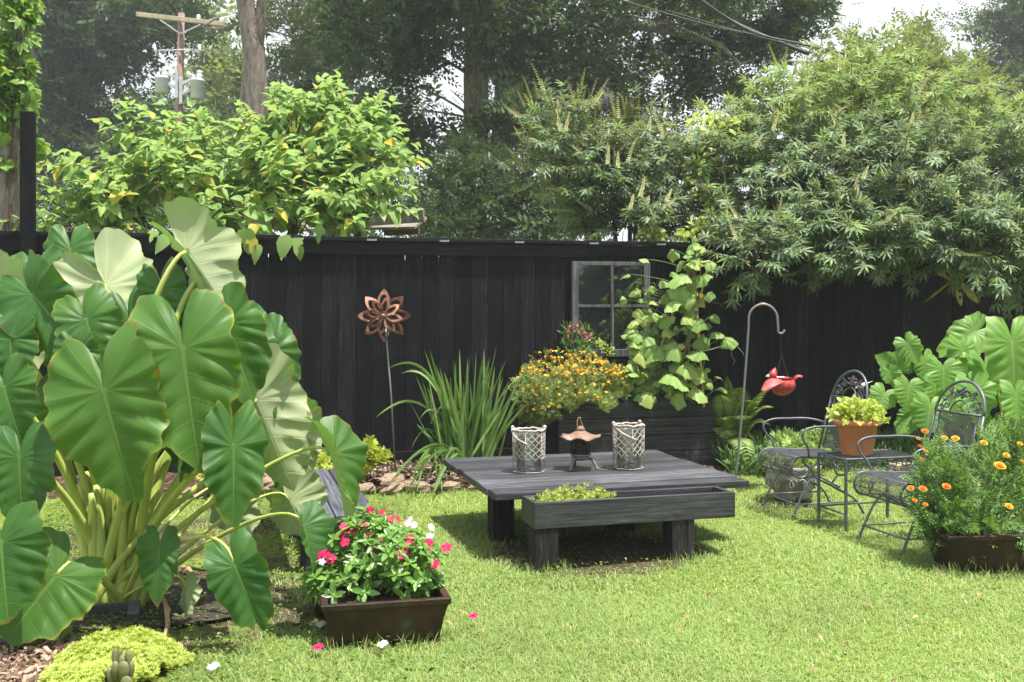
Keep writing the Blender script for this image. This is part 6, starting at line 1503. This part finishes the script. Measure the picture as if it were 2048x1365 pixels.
# honeysuckle-like creeper between the two chaste trees
cb = P(1420, 480, 10.3); cb.z = 1.0
crp = thing('creeper', 'tangle of bright yellow green creeper between the two chaste trees', 'vine', (cb.x, 10.4, 0))
O, Dn = bushy(crp, [plob(1415, 420, 10.2, 45, 60, .2), plob(1400, 340, 10.3, 36, 55, .2), plob(1430, 250, 10.4, 55, 25, .25), plob(1410, 465, 9.95, 60, 22, .2), plob(1300, 472, 9.95, 28, 14, .15)], 140, leaf_t(.5), MAT['yellowgreen'], (.05, .10), up=-.2, jit=.7)
stems(crp, Vector((cb.x, 10.4, .1)), O[::30], .006, MAT['twig'])

# ================================================================ ivy covered trunk at the left edge
ib_ = P(18, 470, 9.3); ib_.z = 0
ivt = thing('old_trunk', 'thick lichen grey trunk at the left edge behind the tall black post', 'tree', ib_)
m = MB(); m.tube([V3(ib_.x, 9.3, 0), P(16, 460, 9.3), P(24, 300, 9.3), P(38, 150, 9.3), P(48, 0, 9.3), P(56, -150, 9.3)], [.17, .15, .135, .115, .10, .09], 14); m.build('trunk', MAT['bark'], ivt, smooth=True)
MAT['ivy'] = leafmat('creeper_leaf', [(.16, .29, .05), (.22, .36, .065), (.28, .42, .08), (.13, .24, .05)], .42, .42, None, .35, 2, .3)
iv = thing('climbing_vine', 'bright five leaved creeper climbing the trunk at the left edge', 'vine', ib_+V3(0, -.2, 0))
five = compose(leaf_t(.42), [((0, 0, 0), (math.sin(a), math.cos(a), -.1*abs(a)), (0, 0, 1), s) for a, s in ((0, 1), (.8, .9), (-.8, .9), (1.6, .7), (-1.6, .7))])
O, Dn = bushy(iv, [plob(20, 60, 9.15, 48, 75, .2), plob(30, 150, 9.15, 38, 55, .18), plob(10, 200, 9.15, 38, 45, .18), plob(-20, 60, 9.15, 50, 120, .2), plob(50, 10, 9.2, 22, 40, .15), plob(50, 210, 9.15, 14, 30, .1)], 95, five, MAT['ivy'], (.07, .12), up=-.3, out=.6, jit=.5)
bushy(iv, [plob(20, 250, 9.1, 45, 35, .15), plob(60, 180, 9.1, 14, 40, .1), plob(5, 310, 9.1, 18, 30, .1), plob(72, 290, 9.1, 10, 20, .08)], 14, cukeleaf, MAT['ivy'], (.09, .14), up=-.8, out=.4, jit=.4)
m = MB(); 
for dx, r_ in ((0, .012), (.06, .008), (.1, .014)): m.tube([ib_+V3(dx, -.17, 0)]+[P(16+(340-y)*.06+dx*130+4*math.sin(y*.05+dx*30), y, 9.13) for y in range(440, -100, -40)], r_, 6)
m.build('stems', MAT['twig'], iv, smooth=True)
# ================================================================ background trees
def leafset(cols, tr=.3): return cols, tr
MAT['oak'] = leafmat('dark_oak_leaf', [(.040, .075, .032), (.055, .10, .04), (.075, .125, .05), (.035, .06, .03), (.09, .14, .05)], .28, .5, None, .3, .12, .5)
MAT['farleaf'] = leafmat('distant_leaf', [(.05, .09, .04), (.07, .12, .05), (.10, .16, .055), (.045, .075, .04)], .3, .55, None, .2, .15, .5)
MAT['lightleaf'] = leafmat('light_distant_leaf', [(.15, .22, .06), (.20, .27, .07), (.12, .18, .055), (.25, .30, .09)], .4, .55, None, .2, .2, .5)
MAT['pineleaf'] = leafmat('grey_green_needles', [(.08, .12, .05), (.12, .16, .07), (.15, .19, .08)], .3, .55, None, .2, .2, .4)
ktl = kite_t(.45, .2)
spr = compose(ktl, [((0, y_, 0), (s*1.0, .5, .0), (.2*s, 0, 1), .42) for y_ in (.05, .3, .55) for s in (-1, 1)]+[((0, .7, 0), (0, 1, 0), (0, 0, 1), .42)])
needle = compose(kite_t(.07, .1), [((0, 0, 0), (math.cos(a)*.7, math.sin(a)*.7, .6), (math.sin(a), -math.cos(a), .3), 1) for a in np.linspace(0, 2*PI, 9)[:-1]])
def tree(name, label, base, trunk, lobes, dens, size, mat, clump=.5, nper=26, tmpl=None, barkm='bark', limbs=.35, extra=None, group='trees beyond the fence', cat='tree', droop=0.0, trunks=None, core=6, clear=None, holes=.22):
    t = thing(name, label, cat, base, 0, group)
    m = MB()
    for tr_ in ([trunk] if trunks is None else trunks):
        pts = [Vector(p) for p, r in tr_]; m.tube(pts, [r for p, r in tr_], 12)
    tp_ = [Vector(p) for tr_ in ([trunk] if trunks is None else trunks) for p, r in tr_]
    CC = []; CD = []
    for (c, r) in lobes:
        nC = max(3, int(3.8*dens*(r[0]*r[2]+r[0]*r[1]*.35)/(clump**2)*.9)); p_, d_ = blob_pts(nC, c, r, rg, .42); CC.append(p_); CD.append(d_)
        k = min(range(len(tp_)), key=lambda i: (tp_[i]-Vector(c)).length+(3 if tp_[i].z > c[2] else 0)); a = tp_[k]; cc = Vector(c)
        rb = .015+.014*max(r[0], r[2]); m.tube(bez(a, a.lerp(cc, .5)+V3(0, 0, .08*(cc-a).length), cc, n=7), [rb*(1.2-.8*i/7) for i in range(8)], 6)
        for j in range(int(nC*limbs*.35)):
            e = Vector(p_[j]); m.tube(bez(cc.lerp(a, .15), cc.lerp(e, .5)+V3(0, 0, .1), e, n=5), [rb*.38*(1-.8*i/5) for i in range(6)], 4)
    m.build('trunk', MAT[barkm], t, smooth=True)
    CC = np.concatenate(CC); CD = np.concatenate(CD)
    if holes:
        for h in CC[rg.integers(0, len(CC), int(holes*len(lobes)))]: k_ = np.linalg.norm((CC-h)[:, [0, 2]], axis=1) > clump*rg.uniform(.55, 1.0); CC, CD = CC[k_], CD[k_]
    n = len(CC)
    O = (CC[:, None]+rg.normal(size=(n, nper, 3))*np.array([1, 1, .6])*clump*.5).reshape(-1, 3); Dn = np.repeat(CD, nper, 0); k = len(O)
    if clear is not None:
        qx = O[:, 0]/O[:, 1]*FPX+CX; qy = HORZ-(O[:, 2]-EYE)/O[:, 1]*FPX; kk = ~((qx > clear[0]) & (qx < clear[1]) & (qy > clear[2]) & (qy < clear[3]) & (O[:, 1] < clear[4])); O, Dn = O[kk], Dn[kk]; CCr = np.repeat(CC, nper, 0)[kk]; k = len(O)
    else: CCr = np.repeat(CC, nper, 0)
    Sz = rg.uniform(size[0], size[1], k)
    D = (O-CCr)/clump+Dn*.35+rg.normal(size=(k, 3))*.35+np.array([0, 0, -droop]); N = UP+rg.normal(size=(k, 3))*.5+np.array([0, -.25, 0])
    V, F = scatter(spr if tmpl is None else tmpl, O, D, N, Sz)
    if core:
        Oc = (CC[:, None]+rg.normal(size=(n, core, 3))*np.array([1, 1, .6])*clump*.30).reshape(-1, 3)
        if clear is not None:
            qx = Oc[:, 0]/Oc[:, 1]*FPX+CX; qy = HORZ-(Oc[:, 2]-EYE)/Oc[:, 1]*FPX; Oc = Oc[~((qx > clear[0]-6) & (qx < clear[1]+6) & (qy > clear[2]-6) & (qy < clear[3]+6) & (Oc[:, 1] < clear[4]))]
        kc = len(Oc)
        V, F = join([(V, F), scatter(spr, Oc, rg.normal(size=(kc, 3)), UP*.5+rg.normal(size=(kc, 3))*.7, rg.uniform(size[0], size[1], kc)*1.9)])
    npmesh('crown', V, F, MAT[mat], t, smooth=False)
    return t
def PB(px, py, Y): p = P(px, py, Y); return p
def pl2(px, py, Y, rx, ry, d): return plob(px, py, Y, rx, ry, d)
# big live oak, its trunk bare for a stretch above the ivy
Yo = 22.0
trk = [(V3(PB(950, 0, Yo).x, Yo, 0), .34), (PB(950, 300, Yo), .30), (PB(953, 240, Yo), .28), (PB(952, 160, Yo), .28), (PB(955, 60, Yo), .26), (PB(965, -80, Yo), .24), (PB(985, -260, Yo), .2)]
trk2 = [(V3(PB(1000, 0, Yo+1).x, Yo+1, 0), .3), (PB(1003, 300, Yo+1), .26), (PB(1012, 150, Yo+1), .24), (PB(1030, 60, Yo+1), .24), (PB(1055, -20, Yo+1), .24), (PB(1090, -200, Yo+1), .2)]
trk3 = [(PB(1030, 60, Yo+1), .16), (PB(1130, 35, Yo), .14), (PB(1230, 45, Yo-.5), .12), (PB(1330, 60, Yo-1), .09), (PB(1440, 90, Yo-1), .06), (PB(1480, 130, Yo-1), .04)]
trk4 = [(PB(1060, -20, Yo+1), .16), (PB(1220, -40, Yo), .14), (PB(1360, 0, Yo), .12), (PB(1500, 50, Yo), .08), (PB(1560, 110, Yo), .05)]
lob = [pl2(760, 60, 21, 120, 75, 1.6), pl2(880, 80, 20.5, 110, 75, 1.4), pl2(800, 160, 20.5, 110, 55, 1.2), pl2(740, 220, 21, 60, 60, 1), pl2(690, 30, 22, 70, 60, 1.3), pl2(900, 180, 20.5, 40, 25, .7), pl2(870, 250, 22.5, 60, 55, 1), pl2(820, 270, 22.5, 50, 40, 1),
       pl2(1050, 110, 23, 90, 70, 1.4), pl2(1160, 90, 22, 90, 60, 1.3), pl2(1130, 190, 23.5, 100, 55, 1.3), pl2(1260, 150, 22, 90, 60, 1.2), pl2(1250, 60, 22, 70, 45, 1), pl2(1370, 180, 22, 80, 50, 1.1), pl2(1360, 60, 21.5, 70, 45, 1), pl2(1450, 60, 21.5, 80, 45, 1), pl2(1545, 50, 21.5, 85, 55, 1), pl2(1590, 20, 21.5, 60, 45, .9), pl2(1430, 180, 22, 50, 45, .8), pl2(1490, 180, 22, 40, 40, .8), pl2(1560, 110, 21.5, 40, 30, .6), pl2(1300, 220, 23, 70, 30, 1), pl2(1020, 20, 22, 80, 50, 1.3),
       pl2(800, -90, 22, 200, 90, 2.4), pl2(1050, -110, 22, 180, 90, 2.4), pl2(1300, -80, 22, 180, 80, 2), pl2(1500, -60, 22, 140, 60, 1.6), pl2(960, -20, 19, 200, 70, 1.6), pl2(1180, 20, 19.5, 120, 40, 1.2), pl2(1050, 200, 20, 70, 40, 1), pl2(1000, 90, 20, 90, 45, 1.0), pl2(1200, 130, 20, 110, 60, 1.1), pl2(1400, -60, 19, 200, 60, 2), pl2(800, -60, 18.5, 220, 60, 2)]
tree('oak_tree', 'big dark live oak with a bare grey trunk behind the garden', (trk[0][0].x, Yo, 0), None, lob, 1.35, (.20, .34), 'oak', .62, 26, trunks=[trk, trk2, trk3, trk4], clear=(922, 984, 150, 275, 22.4), holes=.16)
# evergreen mass climbing round the oak base
lob = [pl2(960, 330, 18, 95, 55, .9), pl2(900, 400, 17.5, 85, 55, .9), pl2(1010, 410, 17.5, 100, 60, .9), pl2(1090, 380, 18, 70, 70, .9), pl2(1050, 260, 19, 80, 60, .9), pl2(980, 450, 17, 150, 40, .9), pl2(1130, 440, 17, 90, 45, .8), pl2(1000, 250, 19.5, 60, 50, .8), pl2(870, 450, 17, 50, 35, .6), pl2(1190, 300, 19.5, 80, 80, .9), pl2(1290, 290, 20, 80, 70, .9)]
bx = PB(990, 600, 18).x
tree('evergreen_shrub', 'dense dark evergreen shrubs crowding the foot of the oak trunk', (bx, 18, 0), [(V3(bx, 18, 0), .12), (V3(bx, 18, 1.5), .1), (V3(bx+.1, 18, 3), .07)], lob, 1.5, (.16, .26), 'oak', .5, 30, cat='shrub', holes=0)
# dark trees behind the utility pole
lob = [pl2(120, 90, 36, 110, 110, 3), pl2(240, 80, 36, 120, 110, 3), pl2(170, 220, 36, 130, 90, 3), pl2(280, 220, 36, 110, 90, 3), pl2(130, 340, 35, 110, 70, 2.6), pl2(250, 340, 35, 110, 70, 2.6), pl2(60, 250, 36, 80, 120, 2.6), pl2(340, 320, 35, 70, 80, 2.4), pl2(330, 40, 37, 70, 70, 2.4), pl2(60, 40, 36, 80, 120, 3), pl2(130, 430, 33, 130, 50, 2), pl2(300, 420, 33, 130, 50, 2), pl2(200, -60, 36, 220, 80, 3.5)]
bx = PB(210, 600, 36).x
tree('broadleaf_tree', 'tall dark hazy tree standing behind the utility pole', (bx, 36, 0), [(V3(bx, 36, 0), .35), (V3(bx, 36, 4), .3), (V3(bx-.4, 36, 8), .2), (V3(bx-.8, 36, 12), .12)], lob, 1.45, (.32, .52), 'farleaf', .95, 26, limbs=.25)
# lighter tree between pole and pine
lob = [pl2(430, 110, 44, 60, 60, 2.5), pl2(410, 200, 44, 60, 60, 2.5), pl2(450, 200, 44, 50, 60, 2), pl2(420, 30, 44, 60, 50, 2), pl2(470, 130, 46, 40, 60, 2), pl2(440, 290, 43, 70, 40, 2)]
bx = PB(430, 600, 44).x
tree('light_tree', 'pale yellow green tree in the sun between the utility pole and the pine', (bx, 44, 0), [(V3(bx, 44, 0), .3), (V3(bx, 44, 6), .25), (V3(bx, 44, 12), .12)], lob, 1.15, (.4, .6), 'lightleaf', 1.1, 22, limbs=.2)
# pine with a forked trunk
Yp = 24.0
t1 = [(V3(PB(508, 0, Yp).x, Yp, 0), .34), (PB(508, 300, Yp), .30), (PB(514, 190, Yp), .27), (PB(508, 110, Yp), .25), (PB(498, 50, Yp), .22), (PB(490, 0, Yp), .21), (PB(486, -90, Yp), .19), (PB(490, -250, Yp), .14)]
t2 = [(PB(512, 105, Yp), .16), (PB(520, 60, Yp), .13), (PB(524, 0, Yp), .12), (PB(524, -90, Yp), .1)]
t3 = [(V3(PB(492, 0, Yp+.4).x, Yp+.4, 0), .2), (PB(492, 200, Yp+.4), .16), (PB(500, 120, Yp+.3), .12)]
t4 = [(PB(495, 40, Yp), .05), (PB(440, 60, Yp+.6), .035), (PB(405, 55, Yp+1), .02)]
lob = [pl2(560, 40, 25, 60, 45, 1), pl2(610, 90, 26, 70, 60, 1.2), pl2(580, 150, 26, 60, 50, 1), pl2(450, 30, 25.5, 60, 35, 1), pl2(640, 40, 26, 50, 50, 1), pl2(450, 90, 26, 40, 30, .8), pl2(520, -120, 24, 160, 70, 2)]
tree('pine_tree', 'pine with a forked reddish trunk rising behind the mulberry shrub', (t1[0][0].x, Yp, 0), None, lob, .8, (.20, .32), 'pineleaf', .65, 30, needle, 'pinebark', .4, trunks=[t1, t2, t3, t4], core=0)
# filler tree between the pine and the oak
lob = [pl2(600, 60, 30, 90, 70, 2), pl2(650, 140, 30, 80, 70, 2), pl2(560, 200, 30, 70, 60, 1.8), pl2(640, 230, 30, 90, 60, 1.8), pl2(700, 160, 30, 60, 80, 1.8), pl2(640, -50, 30, 130, 60, 2.4), pl2(770, 240, 30, 60, 60, 1.6), pl2(760, 310, 29, 60, 40, 1.4), pl2(690, 300, 30, 80, 50, 1.6), pl2(850, 400, 28, 40, 40, 1), pl2(790, 420, 27, 50, 40, 1), pl2(880, 330, 28, 40, 40, 1), pl2(600, 400, 28, 110, 55, 1.2), pl2(480, 400, 28, 90, 55, 1.2), pl2(700, 430, 27.5, 70, 40, 1), pl2(560, 320, 29, 90, 50, 1.4)]
bx = PB(650, 600, 30).x
tree('broadleaf_tree', 'dark green broadleaf tree between the pine and the live oak', (bx, 30, 0), [(V3(bx, 30, 0), .3), (V3(bx, 30, 4), .25), (V3(bx+.5, 30, 9), .14)], lob, 1.3, (.26, .42), 'oak', .8, 26, limbs=.25)
# sunny hazy trees at the far right
lob = [pl2(1740, 170, 30, 130, 70, 2.4), pl2(1860, 190, 30, 110, 75, 2.2), pl2(1820, 110, 30, 45, 45, 1.4), pl2(1700, 120, 30, 60, 40, 1.4), pl2(1800, 260, 30, 200, 80, 2.4), pl2(1640, 220, 30, 90, 70, 2), pl2(1850, 80, 30.5, 28, 28, .8)]
bx = PB(1780, 600, 30).x
tree('light_tree', 'pale sunlit tree behind the large chaste tree', (bx, 30, 0), [(V3(bx, 30, 0), .3), (V3(bx, 30, 4), .25), (V3(bx, 30, 7), .1)], lob, 1.3, (.26, .42), 'lightleaf', .8, 26, limbs=.2)
lob = [pl2(2010, 90, 42, 70, 80, 2.6), pl2(2060, 60, 42, 80, 80, 2.6), pl2(1960, 170, 42, 90, 70, 2.6), pl2(2050, 200, 42, 90, 90, 2.6), pl2(1900, 200, 42, 70, 60, 2.2), pl2(2035, 15, 42, 25, 40, 1)]
bx = PB(2010, 600, 42).x
tree('broadleaf_tree', 'hazy blue green tree at the far right edge', (bx, 42, 0), [(V3(bx, 42, 0), .35), (V3(bx, 42, 5), .3), (V3(bx, 42, 12), .12)], lob, 1.35, (.36, .56), 'farleaf', 1.05, 26, limbs=.2)
# unseen hedge added across the lawn so the window mirror reflects something dark
hq = [(np.array([9.5+1.5*i*.3, 4-2.0*i, 1.9]), np.array([1.0, 1.5, 2.4])) for i in range(7)]
hb_ = tree('hedge', 'dark leafy hedge added out of view to darken the window mirror reflection', (10, -2, 0), [(V3(10, -2, 0), .08), (V3(10, -2, 1.2), .05)], hq, 1.6, (.35, .55), 'oak', .7, 16, limbs=.1, cat='hedge', group=None)
# thin scattering volume added to imitate the lens flare veil and far fading
if VEIL_DENSITY > 0:
    m = MB(); m.box((0, 60, 8.5), (150, 170, 19)); hz = m.build('veil_haze', None); tagp(hz, kind='stuff')
    hm = bpy.data.materials.new('flare_veil_haze'); hm.use_nodes = True; nt_ = hm.node_tree; nt_.nodes.clear()
    o_ = nt_.nodes.new('ShaderNodeOutputMaterial'); pv = nt_.nodes.new('ShaderNodeVolumePrincipled'); pv.inputs['Color'].default_value = (.92, .95, 1, 1); pv.inputs['Density'].default_value = VEIL_DENSITY; pv.inputs['Anisotropy'].default_value = .2
    nt_.links.new(pv.outputs[0], o_.inputs['Volume']); hz.data.materials.append(hm)
    cy.volume_bounces = 0; cy.volume_step_rate = 10; cy.volume_max_steps = 32
